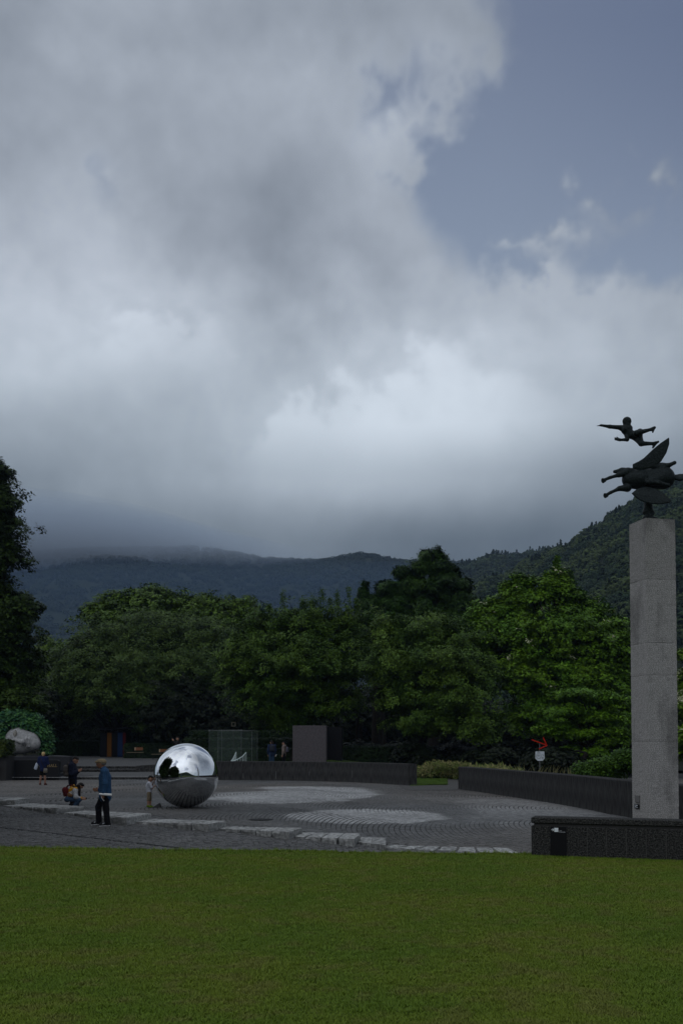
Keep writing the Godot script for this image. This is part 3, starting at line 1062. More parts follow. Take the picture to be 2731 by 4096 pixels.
func build_pillar() -> void:
	var at := Vector3(7.26, 0, -23.8)
	var t := thing("granite_pillar", "tall square pillar of rough pale granite standing behind the near dark wall", "pillar", at, deg_to_rad(13))
	var cuts := [0.0, 2.14, 3.66, 4.40, 5.86, 7.27]
	var nz := noise_of(5.0, 3, 3)
	var stain := noise_of(0.8, 4, 29)
	for i in 5:
		var g: float = [0.70, 0.685, 0.68, 0.66, 0.58][i]
		var m := rockmat("pecked_granite%d" % i, col(g, g * 0.97, g * 0.93), 0.42, Vector3(1.25, 2.2, 1.25), 0.8, 0.92, 0.055)
		m.vertex_color_use_as_albedo = true
		var mb := MB.new()
		mb.use_c = true
		var half := 0.375
		var n := 14
		var rows := int((cuts[i + 1] - cuts[i]) / 0.06)
		for f in 4:
			var b := Basis(Vector3.UP, f * PI / 2)
			var grid := []
			for j in rows + 1:
				var line := []
				for k in n + 1:
					var y: float = lerpf(cuts[i] + 0.002, cuts[i + 1] - 0.002, float(j) / rows)
					var s := lerpf(-half, half, float(k) / n)
					var p := b * Vector3(s, y, half)
					var rim := j == 0 or j == rows
					var d := nz.get_noise_3dv(p * Vector3(1, 2.2, 1)) * 0.006 + nz.get_noise_3dv(p * 3.1) * 0.006 - (0.002 if rim else 0.0)
					line.append(p + Vector3(p.x, 0, p.z).normalized() * d)
				grid.append(line)
			for j in rows:
				for k in n:
					# weather stains run down the faces
					var sp: Vector3 = grid[j][k]
					var w := 1.0 - 0.36 * smoothstep(0.0, 0.5, stain.get_noise_3dv(sp * Vector3(1.6, 0.55, 1.6))) - 0.12 * smoothstep(0.1, 0.5, stain.get_noise_3dv(sp * 4.0))
					mb.tint = Color(w, w * 0.995, w * 0.985)
					mb.quad(grid[j][k], grid[j][k + 1], grid[j + 1][k + 1], grid[j + 1][k], b * Vector3(0, 0, 1))
		mb.tint = Color.WHITE
		for e in [[cuts[i] + 0.002, -1], [cuts[i + 1] - 0.002, 1]]:
			mb.quad(Vector3(-half, e[0], -half), Vector3(half, e[0], -half), Vector3(half, e[0], half), Vector3(-half, e[0], half), Vector3(0, e[1], 0))
		put("stone_block", mb.mesh(), m, t)
	# two plates on the left face
	var lf := Basis(Vector3.UP, -PI / 2)
	var mb := MB.new()
	mb.box(Vector3(-0.12, 0.80, 0.39), Vector3(0.2, 0.165, 0.02), Basis(), 0.004)
	var o := put("plaque", mb.mesh(), mat("weathered_bronze_plate", col(0.14, 0.135, 0.13), 0.7), t)
	o.basis = lf
	mb = MB.new()
	mb.box(Vector3(-0.13, 0.63, 0.40), Vector3(0.22, 0.10, 0.02), Basis(), 0.003)
	o = put("caption_plate", mb.mesh(), mat("black_panel", col(0.008, 0.008, 0.009), 0.45), t)
	o.basis = lf
	mb = MB.new()
	mb.box(Vector3(-0.205, 0.63, 0.412), Vector3(0.05, 0.08, 0.004))
	o = put("symbol", mb.mesh(), M["grey_print"], t)
	o.basis = lf
	mb = MB.new()
	mb.box(Vector3(-0.115, 0.655, 0.412), Vector3(0.1, 0.012, 0.004))
	mb.box(Vector3(-0.115, 0.61, 0.412), Vector3(0.11, 0.007, 0.004))
	mb.box(Vector3(-0.155, 0.622, 0.412), Vector3(0.02, 0.03, 0.004))
	o = put("print_line", mb.mesh(), M["white_paint"], t)
	o.basis = lf

func build_bronze() -> void:
	# local axes: x to the right, y up, z toward the lawn; one unit of the sketch is 1/672 m
	var t := thing("bronze_statue", "dark bronze flying figure over a winged horse, on top of the granite pillar", "statue", Vector3(7.26, 7.27, -23.8), deg_to_rad(-12))
	var bronze := rockmat("bronze", col(0.03, 0.04, 0.041), 0.4, Vector3.ONE * 1.4, 0.5, 0.5, 0.03)
	bronze.metallic = 0.35
	var S := func(x: float, y: float, z: float) -> Vector3: return Vector3((x - 1050.0) / 672.0, (1790.0 - y) / 672.0, z)
	var horse := []
	# barrel, chest and rump
	horse.append([S.call(745, 1095, 0.0), S.call(900, 1100, 0.0), 0.215, 0.255])
	horse.append([S.call(900, 1100, 0.0), S.call(1230, 1100, 0.0), 0.225, 0.265])
	# neck and head stretched forward
	horse.append([S.call(740, 1000, 0.04), S.call(600, 962, 0.06), 0.12, 0.075])
	horse.append([S.call(600, 962, 0.06), S.call(490, 968, 0.06), 0.066, 0.040])
	horse.append([S.call(620, 945, 0.05), S.call(632, 925, 0.06), 0.02, 0.009])
	horse.append([S.call(620, 945, -0.01), S.call(632, 925, -0.02), 0.02, 0.009])
	# forelegs
	for l in [[690, 990, 560, 1030, 420, 1065, 345, 1092, 0.1], [680, 1240, 560, 1245, 430, 1300, 370, 1330, 0.08]]:
		horse.append([S.call(l[0], l[1], l[8]), S.call(l[2], l[3], l[8]), 0.10, 0.058])
		horse.append([S.call(l[2], l[3], l[8]), S.call(l[4], l[5], l[8]), 0.05, 0.033])
		horse.append([S.call(l[4], l[5], l[8]), S.call(l[6], l[7], l[8]), 0.036, 0.038])
	# hind legs, one up behind the wing and one folded below
	horse.append([S.call(1180, 960, 0.05), S.call(1100, 925, 0.12), 0.16, 0.085])
	horse.append([S.call(1100, 930, 0.12), S.call(1330, 915, 0.1), 0.07, 0.045])
	horse.append([S.call(1330, 912, 0.1), S.call(1395, 885, 0.1), 0.042, 0.046])
	horse.append([S.call(1170, 1130, 0.1), S.call(985, 1190, 0.24), 0.17, 0.07])
	horse.append([S.call(985, 1195, 0.24), S.call(1140, 1215, 0.26), 0.062, 0.05])
	horse.append([S.call(1140, 1218, 0.26), S.call(1290, 1260, 0.26), 0.045, 0.042])
	put("horse", body(horse, 0.015, 85.0), bronze, t)
	var mb := MB.new()
	for h in [[310, 1115, 0.1], [342, 1353, 0.08]]:
		mb = MB.new()
		var a: Vector3 = S.call(h[0] + 22, h[1] - 10, h[2])
		var d := Vector3(-1, -0.35, 0.75).normalized()
		mb.tube([a - d * 0.02, a + d * 0.05, a + d * 0.055], [0.042, 0.062, 0.055], 14)
		put("hoof", mb.mesh(), bronze, t)
	# tail
	var tail := []
	for k in 5:
		tail.append([S.call(1385, 1085 + k * 6, 0), S.call(1480, 1070 + k * 18, 0.02 * (k - 2)), 0.035, 0.035])
		tail.append([S.call(1480, 1070 + k * 18, 0.02 * (k - 2)), S.call(1640, 1030 + k * 32, 0.03 * (k - 2)), 0.03, 0.012])
	put("tail", body(tail, 0.014, 80.0), bronze, t)
	# wings: thick tapered blades
	for w in [[[[760, 890], [850, 850], [930, 800], [1060, 680], [1180, 585], [1300, 508], [1312, 520], [1312, 610], [1270, 740], [1190, 870], [1060, 960], [870, 990], [760, 955]], 0.16, 0.06, 1.0], [[[735, 1360], [820, 1285], [960, 1250], [1120, 1310], [1220, 1400], [1320, 1520], [1300, 1558], [1180, 1572], [1030, 1555], [900, 1510], [800, 1440]], 0.10, 0.30, -1.0]]:
		mb = MB.new()
		var pts: Array = w[0]
		var mid := Vector3.ZERO
		for p in pts:
			mid += S.call(p[0], p[1], w[1]) / pts.size()
		var root: Vector3 = S.call(900, 1080, 0)
		for sgn in [-1, 1]:
			var ring := []
			for p in pts:
				var q: Vector3 = S.call(p[0], p[1], w[1])
				q.z += w[2] * (q - root).length()
				ring.append(q)
			var cen := Vector3.ZERO
			for q in ring:
				cen += q / ring.size()
			for i in ring.size():
				var k := (i + 1) % ring.size()
				var ia: Vector3 = ring[i].lerp(cen, 0.12) + Vector3(0, 0, 0.022 * sgn)
				var ib: Vector3 = ring[k].lerp(cen, 0.12) + Vector3(0, 0, 0.022 * sgn)
				var edge := Vector3(0, 0, 0.008 * sgn)
				mb.quad(ring[i] + edge, ring[k] + edge, ib, ia, Vector3(0, 0, sgn))
				mb.tri(ia, ib, cen + Vector3(0, 0, 0.03 * sgn), Vector3(0, 0, sgn))
				if sgn == 1:
					mb.quad(ring[i] + edge, ring[k] + edge, ring[k] - edge, ring[i] - edge, ring[i] + ring[k] - cen * 2.0)
		put("wing", mb.mesh(), bronze, t)
	# the support under the horse
	put("support", body([[S.call(1010, 1800, 0), S.call(1000, 1500, 0.0), 0.10, 0.08], [S.call(960, 1740, 0.05), S.call(1110, 1760, 0.05), 0.085, 0.06], [S.call(940, 1640, 0.03), S.call(1000, 1560, 0), 0.05, 0.08], [S.call(1050, 1650, 0), S.call(990, 1560, 0), 0.07, 0.08], [S.call(1000, 1500, 0), S.call(990, 1300, 0), 0.09, 0.1]], 0.016, 60.0), bronze, t)
	# the flying figure
	var f := []
	var z := 0.12
	f.append([S.call(680, 205, z), S.call(685, 225, z), 0.092, 0.086])
	f.append([S.call(690, 250, z), S.call(680, 290, z), 0.05, 0.052])
	f.append([S.call(600, 290, z), S.call(720, 300, z), 0.06, 0.075])
	f.append([S.call(670, 320, z), S.call(735, 400, z), 0.115, 0.09])
	f.append([S.call(735, 400, z), S.call(830, 430, z), 0.092, 0.115])
	f.append([S.call(880, 370, z), S.call(840, 420, z), 0.08, 0.1])
	f.append([S.call(590, 280, z), S.call(420, 265, z + 0.05), 0.056, 0.042])
	f.append([S.call(420, 265, z + 0.05), S.call(285, 240, z + 0.08), 0.042, 0.026])
	f.append([S.call(285, 242, z + 0.08), S.call(215, 255, z + 0.1), 0.025, 0.009, Vector3(0, 1, 0), 1.5])
	f.append([S.call(665, 340, z - 0.04), S.call(680, 495, z + 0.1), 0.055, 0.043])
	f.append([S.call(680, 497, z + 0.1), S.call(570, 508, z + 0.16), 0.042, 0.028])
	f.append([S.call(565, 507, z + 0.16), S.call(535, 500, z + 0.17), 0.03, 0.026])
	for k in 4:
		f.append([S.call(535, 495 + k * 7, z + 0.17 + 0.006 * k), S.call(490, 470 + k * 15, z + 0.18 + 0.012 * k), 0.011, 0.008])
	f.append([S.call(545, 490, z + 0.18), S.call(520, 465, z + 0.2), 0.011, 0.008])
	f.append([S.call(850, 410, z + 0.05), S.call(820, 425, z + 0.2), 0.1, 0.07])
	f.append([S.call(820, 425, z + 0.2), S.call(1045, 370, z + 0.16), 0.066, 0.034])
	f.append([S.call(1050, 368, z + 0.16), S.call(1092, 345, z + 0.16), 0.036, 0.03])
	f.append([S.call(1075, 360, z + 0.16), S.call(1062, 425, z + 0.19), 0.034, 0.017])
	f.append([S.call(850, 460, z), S.call(890, 575, z + 0.12), 0.105, 0.066])
	f.append([S.call(890, 580, z + 0.12), S.call(1080, 575, z + 0.05), 0.058, 0.036])
	f.append([S.call(1085, 580, z + 0.05), S.call(1150, 550, z + 0.04), 0.036, 0.026])
	f.append([S.call(1110, 570, z + 0.05), S.call(1070, 640, z + 0.06), 0.034, 0.024])
	put("flying_figure", body(f, 0.0105, 95.0), bronze, t)
	var hair := []
	for k in 14:
		var a := TAU * k / 14.0
		hair.append([S.call(682 + 42 * cos(a), 195 - 12 + 30 * sin(a), z + 0.03), S.call(682 + 48 * cos(a), 200 + 26 * sin(a), z + 0.04), 0.03, 0.026])
	hair.append([S.call(682, 180, z), S.call(685, 215, z - 0.02), 0.095, 0.09])
	put("hair", body(hair, 0.011, 110.0), bronze, t)

# ------------------------------------------------------------------ left side: stone face, basin, hedge, sign wall
func leaf_spray(n: int, long: float, wide: float, spread := 0.5, tilt := 0.9) -> ArrayMesh:
	var mb := MB.new()
	mb.use_c = true
	for i in n:
		var at := Vector3(rnd(-1, 1), rnd(-0.5, 0.5), rnd(-1, 1)) * spread
		var a := rnd(0, TAU)
		var d := Vector3(cos(a), rnd(-tilt, tilt * 0.5), sin(a)).normalized()
		var s := d.cross(Vector3(rnd(-0.3, 0.3), 1, rnd(-0.3, 0.3))).normalized() * wide * rnd(0.8, 1.2)
		var up := s.cross(d).normalized()
		if up.y < 0:
			up = -up
		var l := long * rnd(0.75, 1.25)
		var m := at + d * l * 0.45 + up * l * 0.05
		var tip := at + d * l - up * l * 0.12
		var k := rnd(0.7, 1.3)
		mb.tint = Color(k, k * rnd(0.96, 1.04), k)
		mb.tri(at, m + s, m, up)
		mb.tri(at, m, m - s, up)
		mb.tri(m, m + s, tip, up)
		mb.tri(m, tip, m - s, up)
	return mb.mesh()

func leaf_shell(called: String, parent: Node, mesh: ArrayMesh, m: Material, spots: Array, n: int, size: float, ca: Color, cb: Color, thick := 0.25) -> void:
	# leaves over the skins of ellipsoids [centre, radii]
	var where := []
	var tints := PackedColorArray()
	var w := PackedFloat32Array()
	var sum := 0.0
	for s in spots:
		sum += s[1].x * s[1].y + s[1].x * s[1].z
		w.append(sum)
	for i in n:
		var r := rng.randf() * sum
		var k := 0
		while w[k] < r:
			k += 1
		var d := Vector3(rng.randfn(), rng.randfn(), rng.randfn()).normalized()
		if d.y < -0.35:
			d.y = -d.y
		var p: Vector3 = spots[k][0] + d * spots[k][1] * (1.0 - thick * rng.randf() * rng.randf() + 0.06 * rng.randf())
		var up := (d * 0.8 + Vector3.UP * 0.5 + hat(0.5)).normalized()
		var x := up.cross(hat(1.0)).normalized()
		where.append(Transform3D(Basis(x, up, x.cross(up)) * rnd(0.7, 1.3) * size, p))
		var c := ca.lerp(cb, rng.randf()) * rnd(0.8, 1.2)
		tints.append(Color(c.r, c.g, c.b))
	scatter(called, mesh, m, where, tints, parent)

func build_left() -> void:
	# the stone face lies on its cheek in a basin, its hair a mound of leaves
	var far := 67.0
	var s := 4096.0 / far
	var c := wp(96, 2966, far)
	var t := thing("face_sculpture", "huge pale stone face lying on its side with hair of green leaves", "sculpture", c)
	var q := func(u: float, v: float, z: float) -> Vector3: return Vector3((u - 96.0) / s, (2966.0 - v) / s, z)
	var stone := rockmat("pale_marble", col(0.36, 0.355, 0.35), 0.75, Vector3.ONE * 0.5, 0.0, 0.6)
	# cranium at the left, chin at the right; the nose points at the lawn
	var f := []
	f.append([q.call(70, 2962, -0.15), q.call(118, 2968, -0.1), 0.86, 0.66])
	f.append([q.call(50, 2975, -0.15), q.call(90, 2972, -0.1), 0.66, 0.72])
	f.append([q.call(118, 2970, -0.05), q.call(139, 2976, 0.08), 0.56, 0.42])
	f.append([q.call(66, 2958, 0.58), q.call(108, 2968, 0.86), 0.085, 0.15])
	f.append([q.call(106, 2962, 0.7), q.call(106, 2977, 0.72), 0.11, 0.11])
	f.append([q.call(119, 2956, 0.53), q.call(119, 2988, 0.55), 0.09, 0.08, Vector3(1, 0, 0), 1.7])
	f.append([q.call(128, 2958, 0.48), q.call(128, 2986, 0.5), 0.085, 0.075, Vector3(1, 0, 0), 1.5])
	f.append([q.call(58, 2930, 0.52), q.call(56, 2950, 0.62), 0.06, 0.06])
	put("face", body(f, 0.035, 30.0), stone, t)
	var rim := rockmat("eye_bronze", col(0.24, 0.21, 0.16), 0.7, Vector3.ONE, 0.0, 0.6)
	for e in [[74, 2934, 0.66], [58, 2990, 0.62]]:
		var mb := MB.new()
		var pts := []
		for k in 17:
			var a := TAU * k / 16.0
			pts.append(q.call(e[0] + 6.5 * cos(a) + 2.0 * sin(a), e[1] - 13.0 * sin(a) * (1.0 - 0.35 * absf(cos(a))), e[2] + 0.02 * cos(a)))
		var rr := []
		rr.resize(17)
		rr.fill(0.016)
		mb.tube(pts, rr, 6, false)
		put("eye_rim", mb.mesh(), rim, t)
		mb = MB.new()
		var mid: Vector3 = q.call(e[0], e[1], e[2] + 0.0)
		mb.ball(mid - Vector3(0, 0, 0.05), Vector3(0.1, 0.2, 0.085), 14, 10)
		put("eyeball", mb.mesh(), rockmat("eye_stone", col(0.33, 0.31, 0.28), 0.8, Vector3.ONE, 0.0, 0.5), t)
	var spots := [[q.call(-10, 2905, -0.8), Vector3(1.3, 0.9, 1.0)], [q.call(50, 2885, -0.9), Vector3(1.2, 0.75, 0.9)], [q.call(105, 2900, -0.9), Vector3(1.0, 0.75, 0.9)], [q.call(145, 2935, -0.9), Vector3(0.75, 0.8, 0.8)], [q.call(168, 2970, -0.85), Vector3(0.5, 0.75, 0.7)], [q.call(172, 2998, -0.8), Vector3(0.4, 0.5, 0.6)], [q.call(5, 2950, -0.4), Vector3(0.55, 0.9, 0.9)], [q.call(18, 2905, -0.2), Vector3(0.8, 0.5, 0.6)]]
	var mb := MB.new()
	for sp in spots:
		mb.ball(sp[0], sp[1] * 0.9, 12, 8)
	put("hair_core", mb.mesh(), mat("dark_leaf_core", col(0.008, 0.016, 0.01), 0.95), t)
	leaf_shell("leaf_hair", t, leaf_spray(7, 0.85, 0.22), leafmat("hair_leaf", 0.12, 0.35), spots, 1700, 0.27, Color(0.008, 0.045, 0.026), Color(0.06, 0.15, 0.035), 0.3)
	# basin: dark stone rim round a pool
	var granite := mat("basin_granite", col(0.03, 0.03, 0.033), 0.4)
	var bz := thing("fountain_basin", "black granite basin with a rim around the stone face", "fountain", Vector3(0, 0, 0))
	var y := 1.35
	var pa := gp(44, 3025, y)
	var pb := gp(281, 3025, y)
	for e in [[(pa.x + pb.x) / 2, pa.z - 0.35, pb.x - pa.x, 0.7], [(pa.x + pb.x) / 2 - 2.0, pa.z - 6.2, pb.x - pa.x - 2.0, 0.7]]:
		mb = MB.new()
		mb.box(Vector3(e[0], y - 0.45, e[1]), Vector3(e[2], 0.9, e[3]), Basis(), 0.02)
		put("rim", mb.mesh(), granite, bz)
	mb = MB.new()
	mb.hexa([Vector3(pb.x - 0.75, y - 0.9, pa.z - 0.7), Vector3(pb.x, y - 0.9, pa.z - 0.7), Vector3(pb.x - 2.6, y - 0.9, pa.z - 6.5), Vector3(pb.x - 3.5, y - 0.9, pa.z - 6.5), Vector3(pb.x - 0.75, y - 0.003, pa.z - 0.7), Vector3(pb.x, y - 0.003, pa.z - 0.7), Vector3(pb.x - 2.6, y - 0.003, pa.z - 6.5), Vector3(pb.x - 3.5, y - 0.003, pa.z - 6.5)])
	put("rim", mb.mesh(), granite, bz)
	mb = MB.new()
	mb.box(Vector3((pa.x + pb.x) / 2 - 2.6, y - 0.2, pa.z - 3.4), Vector3(pb.x - pa.x - 0.6, 0.3, 5.2))
	put("water", mb.mesh(), mat("dark_water", col(0.01, 0.014, 0.014), 0.05), bz)
	# the sign wall before it
	var wa := gp(41, 3040, 1.15)
	var wb := gp(222, 3040, 1.15)
	var wz := -59.3
	var sc := -wz / 4096.0
	var x0 := (40.0 - 1365.0) * sc
	var x1 := (222.0 - 1365.0) * sc
	var sw := thing("sign_wall", "black granite sign wall with a rounded corner and gold letters below the stone face", "sign", Vector3(x0, 0, wz - 0.9))
	mb = MB.new()
	var wdt := x1 - x0
	var top := 1.17
	var prof := [Vector2(0, 0), Vector2(wdt, 0), Vector2(wdt, top - 0.12), Vector2(wdt - 0.035, top - 0.035), Vector2(wdt - 0.12, top), Vector2(0, top)]
	for i in prof.size():
		var k := (i + 1) % prof.size()
		var out: Vector2 = (prof[i] + prof[k]) / 2.0 - Vector2(wdt / 2, top / 2)
		mb.quad(Vector3(prof[i].x, prof[i].y, 0), Vector3(prof[k].x, prof[k].y, 0), Vector3(prof[k].x, prof[k].y, -0.35), Vector3(prof[i].x, prof[i].y, -0.35), Vector3(out.x, out.y, 0))
		if i > 0 and i < prof.size() - 1:
			for e in [[0.0, 1], [-0.35, -1]]:
				mb.tri(Vector3(prof[0].x, prof[0].y, e[0]), Vector3(prof[i].x, prof[i].y, e[0]), Vector3(prof[k].x, prof[k].y, e[0]), Vector3(0, 0, e[1]))
	put("slab", mb.mesh(), mat("black_granite", col(0.014, 0.014, 0.015), 0.4), sw)
	mb = MB.new()
	mb.box(Vector3(wdt / 2 - 0.05, top + 0.003, -0.03), Vector3(wdt - 0.14, 0.012, 0.05))
	put("top_edge", mb.mesh(), mat("edge_stone", col(0.12, 0.12, 0.12), 0.6), sw)
	var gold := mat("gilt", col(0.30, 0.22, 0.11), 0.5)
	mb = MB.new()
	var ax := 87.0 * 1.0 / 4096.0 * 59.3
	mb.hexa([Vector3(1.27, 0.92, 0.002), Vector3(1.40, 0.85, 0.002), Vector3(1.40, 0.85, 0.02), Vector3(1.27, 0.92, 0.02), Vector3(1.27, 0.925, 0.002), Vector3(1.40, 0.99, 0.002), Vector3(1.40, 0.99, 0.02), Vector3(1.27, 0.925, 0.02)])
	put("arrow", mb.mesh(), gold, sw)
	lettering("ART HALL", 0.16, Vector3(2.0, 0.84, 0.01), gold, sw, true)
	# clipped hedge block and its retaining wall on the far left
	hedge_box("clipped_hedge", "square-clipped dark hedge at the left edge, in front of the stone face", Vector3(-20.6, 1.42, -59.6), Vector3(2.7, 0.85, 1.6), Color(0.02, 0.04, 0.006), Color(0.06, 0.075, 0.006), 1500)
	mb = MB.new()
	mb.box(Vector3(-20.75, 0.68, -59.9), Vector3(2.9, 1.46, 1.5), Basis(), 0.02)
	tag(put("planter_wall", mb.mesh(), mat("planter_stone", col(0.04, 0.039, 0.038), 0.8)), "dark planter wall under the square-clipped hedge at the left edge", "planter")
	mb = MB.new()
	mb.box(Vector3(-20.9, 0.86, -58.6), Vector3(2.4, 0.3, 0.9), Basis(), 0.05)
	tag(put("stone_block", mb.mesh(), rockmat("block_stone", col(0.15, 0.15, 0.145), 0.6, Vector3.ONE * 0.7, 1.0, 0.9)), "pale stone block at the left edge on top of the dark stairs", "stone block")

func hedge_box(called: String, label: String, at: Vector3, size: Vector3, ca: Color, cb: Color, n: int, group := "", turn := 0.0) -> Node3D:
	var t := thing(called, label, "hedge", Vector3(at.x, at.y, at.z), turn, group)
	var mb := MB.new()
	mb.box(Vector3(0, size.y / 2, 0), size * Vector3(0.97, 0.97, 0.94), Basis(), 0.12)
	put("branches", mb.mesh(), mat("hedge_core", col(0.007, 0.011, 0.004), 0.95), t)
	var where := []
	var tints := PackedColorArray()
	var nz := noise_of(0.9, 2, 51)
	for i in n:
		var p := Vector3(rnd(-0.5, 0.5), rnd(0, 1), rnd(-0.5, 0.5)) * size
		var out := Vector3.UP
		var r := rng.randf()
		var top_share := size.x * size.z / (size.x * size.z + size.x * size.y + size.z * size.y)
		if r < top_share + 0.1:
			p.y = size.y
		elif r < 0.92:
			p.z = size.z / 2
			out = Vector3(0, 0, 1)
		else:
			p.x = size.x / 2 * (1 if rng.randf() < 0.6 else -1)
			out = Vector3(signf(p.x), 0, 0)
		p += out * (0.05 * nz.get_noise_3dv(at + p) * 2.0 + rnd(-0.05, 0.05))
		var up := (out + Vector3.UP * 0.3 + hat(0.5)).normalized()
		var x := up.cross(hat(1.0)).normalized()
		where.append(Transform3D(Basis(x, up, x.cross(up)) * rnd(0.12, 0.2), p))
		var c := ca.lerp(cb, clampf(0.5 + 0.8 * nz.get_noise_3dv((at + p) * 0.7) + rnd(-0.3, 0.3), 0, 1))
		tints.append(c)
	if not meshes.has("hedge_spray"):
		meshes["hedge_spray"] = leaf_spray(8, 0.55, 0.2)
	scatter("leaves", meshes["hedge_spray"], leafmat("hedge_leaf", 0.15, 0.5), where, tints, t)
	return t

# ------------------------------------------------------------------ the middle distance: pavilion, benches, hedges, glass, block
func build_middle() -> void:
	# pavilion with coloured panels
	var far := 92.0
	var s := far / 4096.0
	var t := thing("pavilion", "dark pavilion with tall orange, blue and red panels at the back of the terrace", "pavilion", wp(455, 3027, far))
	var black := mat("pavilion_black", col(0.004, 0.004, 0.005), 0.7)
	var X := func(u: float) -> float: return (u - 455.0) * s
	var mb := MB.new()
	mb.box(Vector3(0, 1.2, -1.6), Vector3(2.3, 2.4, 0.1))
	put("back_wall", mb.mesh(), black, t)
	mb = MB.new()
	mb.hexa([Vector3(-1.5, 2.40, 0.5), Vector3(1.35, 2.55, 0.5), Vector3(1.35, 2.55, -2.0), Vector3(-1.5, 2.40, -2.0), Vector3(-1.5, 2.5, 0.5), Vector3(1.35, 2.66, 0.5), Vector3(1.35, 2.66, -2.0), Vector3(-1.5, 2.5, -2.0)])
	put("roof", mb.mesh(), black, t)
	for k in 4:
		mb = MB.new()
		mb.tube([Vector3(-1.2 + k * 0.55, 2.33, 0.45), Vector3(-1.2 + k * 0.55, 2.36, -1.9)], [0.06, 0.06], 8)
		put("beam", mb.mesh(), mat("beam_wood", col(0.02, 0.018, 0.016), 0.8), t)
	for p in [[429, 447, Color(0.085, 0.033, 0.004), "orange panel"], [471, 491, Color(0.005, 0.017, 0.055), "blue panel"], [492, 503, Color(0.05, 0.003, 0.004), "red panel"], [402, 428, Color(0.003, 0.0035, 0.006), "black panel"], [448, 470, Color(0.002, 0.002, 0.003), "black panel"]]:
		mb = MB.new()
		var w: float = (p[1] - p[0]) * s
		mb.box(Vector3((X.call(p[0]) + X.call(p[1])) / 2, 1.08, 0.0), Vector3(w - 0.01, 2.16, 0.05))
		var c: Color = p[2]
		tag(put("panel", mb.mesh(), mat(p[3] + str(p[0]), col(c.r, c.g, c.b), 0.6), t), p[3])
	# benches, each with a back over its right half
	for b in [[510, 571, 3024, "left"], [608, 680, 3031, "right"]]:
		var d := 86.0
		var k := d / 4096.0
		var o := thing("bench", "wooden garden bench with a short backrest, %s one of the two on the terrace" % b[3], "bench", wp(b[0], b[2] + 6, d), -0.12, "benches before the hedge")
		var wood := mat("bench_wood", col(0.16, 0.065, 0.03), 0.6)
		var pale := mat("bench_end", col(0.35, 0.26, 0.17), 0.6)
		var top := mat("bench_seat", col(0.16, 0.125, 0.085), 0.6)
		mb = MB.new()
		mb.box(Vector3(0.68, 0.42, 0), Vector3(1.36, 0.045, 0.42), Basis(), 0.01)
		put("seat", mb.mesh(), top, o)
		mb = MB.new()
		mb.box(Vector3(0.97, 0.72, -0.18), Vector3(0.62, 0.25, 0.04), Basis(Vector3(1, 0, 0), -0.12), 0.008)
		put("backrest", mb.mesh(), wood, o)
		mb = MB.new()
		mb.box(Vector3(0.62, 0.72, -0.175), Vector3(0.1, 0.25, 0.045), Basis(Vector3(1, 0, 0), -0.12), 0.006)
		put("backrest_end", mb.mesh(), pale, o)
		for l in [[0.12, 0.16], [0.12, -0.16], [1.2, 0.16], [1.2, -0.16], [0.66, 0.16]]:
			mb = MB.new()
			mb.box(Vector3(l[0], 0.2, l[1]), Vector3(0.03, 0.42, 0.03))
			put("leg", mb.mesh(), mat("leg_iron", col(0.012, 0.012, 0.012), 0.6), o)
		for l in [0.72, 1.2]:
			mb = MB.new()
			mb.box(Vector3(l, 0.6, -0.2), Vector3(0.03, 0.4, 0.03))
			put("back_post", mb.mesh(), M["leg_iron"], o)
	# glass enclosure round a stair with white railings
	far = 66.0
	s = far / 4096.0
	var g0 := wp(900, 3048, far)
	t = thing("glass_enclosure", "frameless glass enclosure with steel corner posts behind the back wall", "glass screen", g0)
	X = func(u: float) -> float: return (u - 900.0) * s
	var hgt := 2.05
	var steel := mat("brushed_steel", col(0.16, 0.17, 0.172), 0.35)
	steel.metallic = 0.4
	var glass := mat("pane_glass", Color(0.85, 0.95, 0.92, 0.01), 0.02)
	glass.transparency = BaseMaterial3D.TRANSPARENCY_ALPHA
	glass.metallic_specular = 0.15
	var posts := [[837, 0.0], [887, 0.0], [965, 0.0], [999, -1.6], [1014, -3.0], [850, -3.0]]
	for i in posts.size():
		mb = MB.new()
		mb.box(Vector3(X.call(posts[i][0]), hgt / 2, posts[i][1]), Vector3(0.016, hgt, 0.016))
		put("post", mb.mesh(), steel, t)
		if i < 3:
			mb = MB.new()
			mb.box(Vector3(X.call(posts[i][0]), hgt - 0.02, posts[i][1] + 0.002), Vector3(0.09 if i != 1 else 0.06, 0.09, 0.05))
			put("clamp", mb.mesh(), steel, t)
	for e in [[0, 1], [1, 2], [2, 3], [3, 4], [4, 5], [5, 0]]:
		var a := Vector3(X.call(posts[e[0]][0]), 0, posts[e[0]][1])
		var b := Vector3(X.call(posts[e[1]][0]), 0, posts[e[1]][1])
		var d := (b - a).normalized()
		mb = MB.new()
		mb.box((a + b) / 2 + Vector3(0, hgt / 2, 0), Vector3((b - a).length() - 0.05, hgt - 0.06, 0.012), Basis(Vector3.UP, atan2(-d.z, d.x)))
		put("pane", mb.mesh(), glass, t)
		mb = MB.new()
		mb.box((a + b) / 2 + Vector3(0, hgt, 0), Vector3((b - a).length(), 0.025, 0.03), Basis(Vector3.UP, atan2(-d.z, d.x)))
		put("top_rail", mb.mesh(), steel, t)
	var white := mat("railing_white", col(0.62, 0.7, 0.7), 0.5)
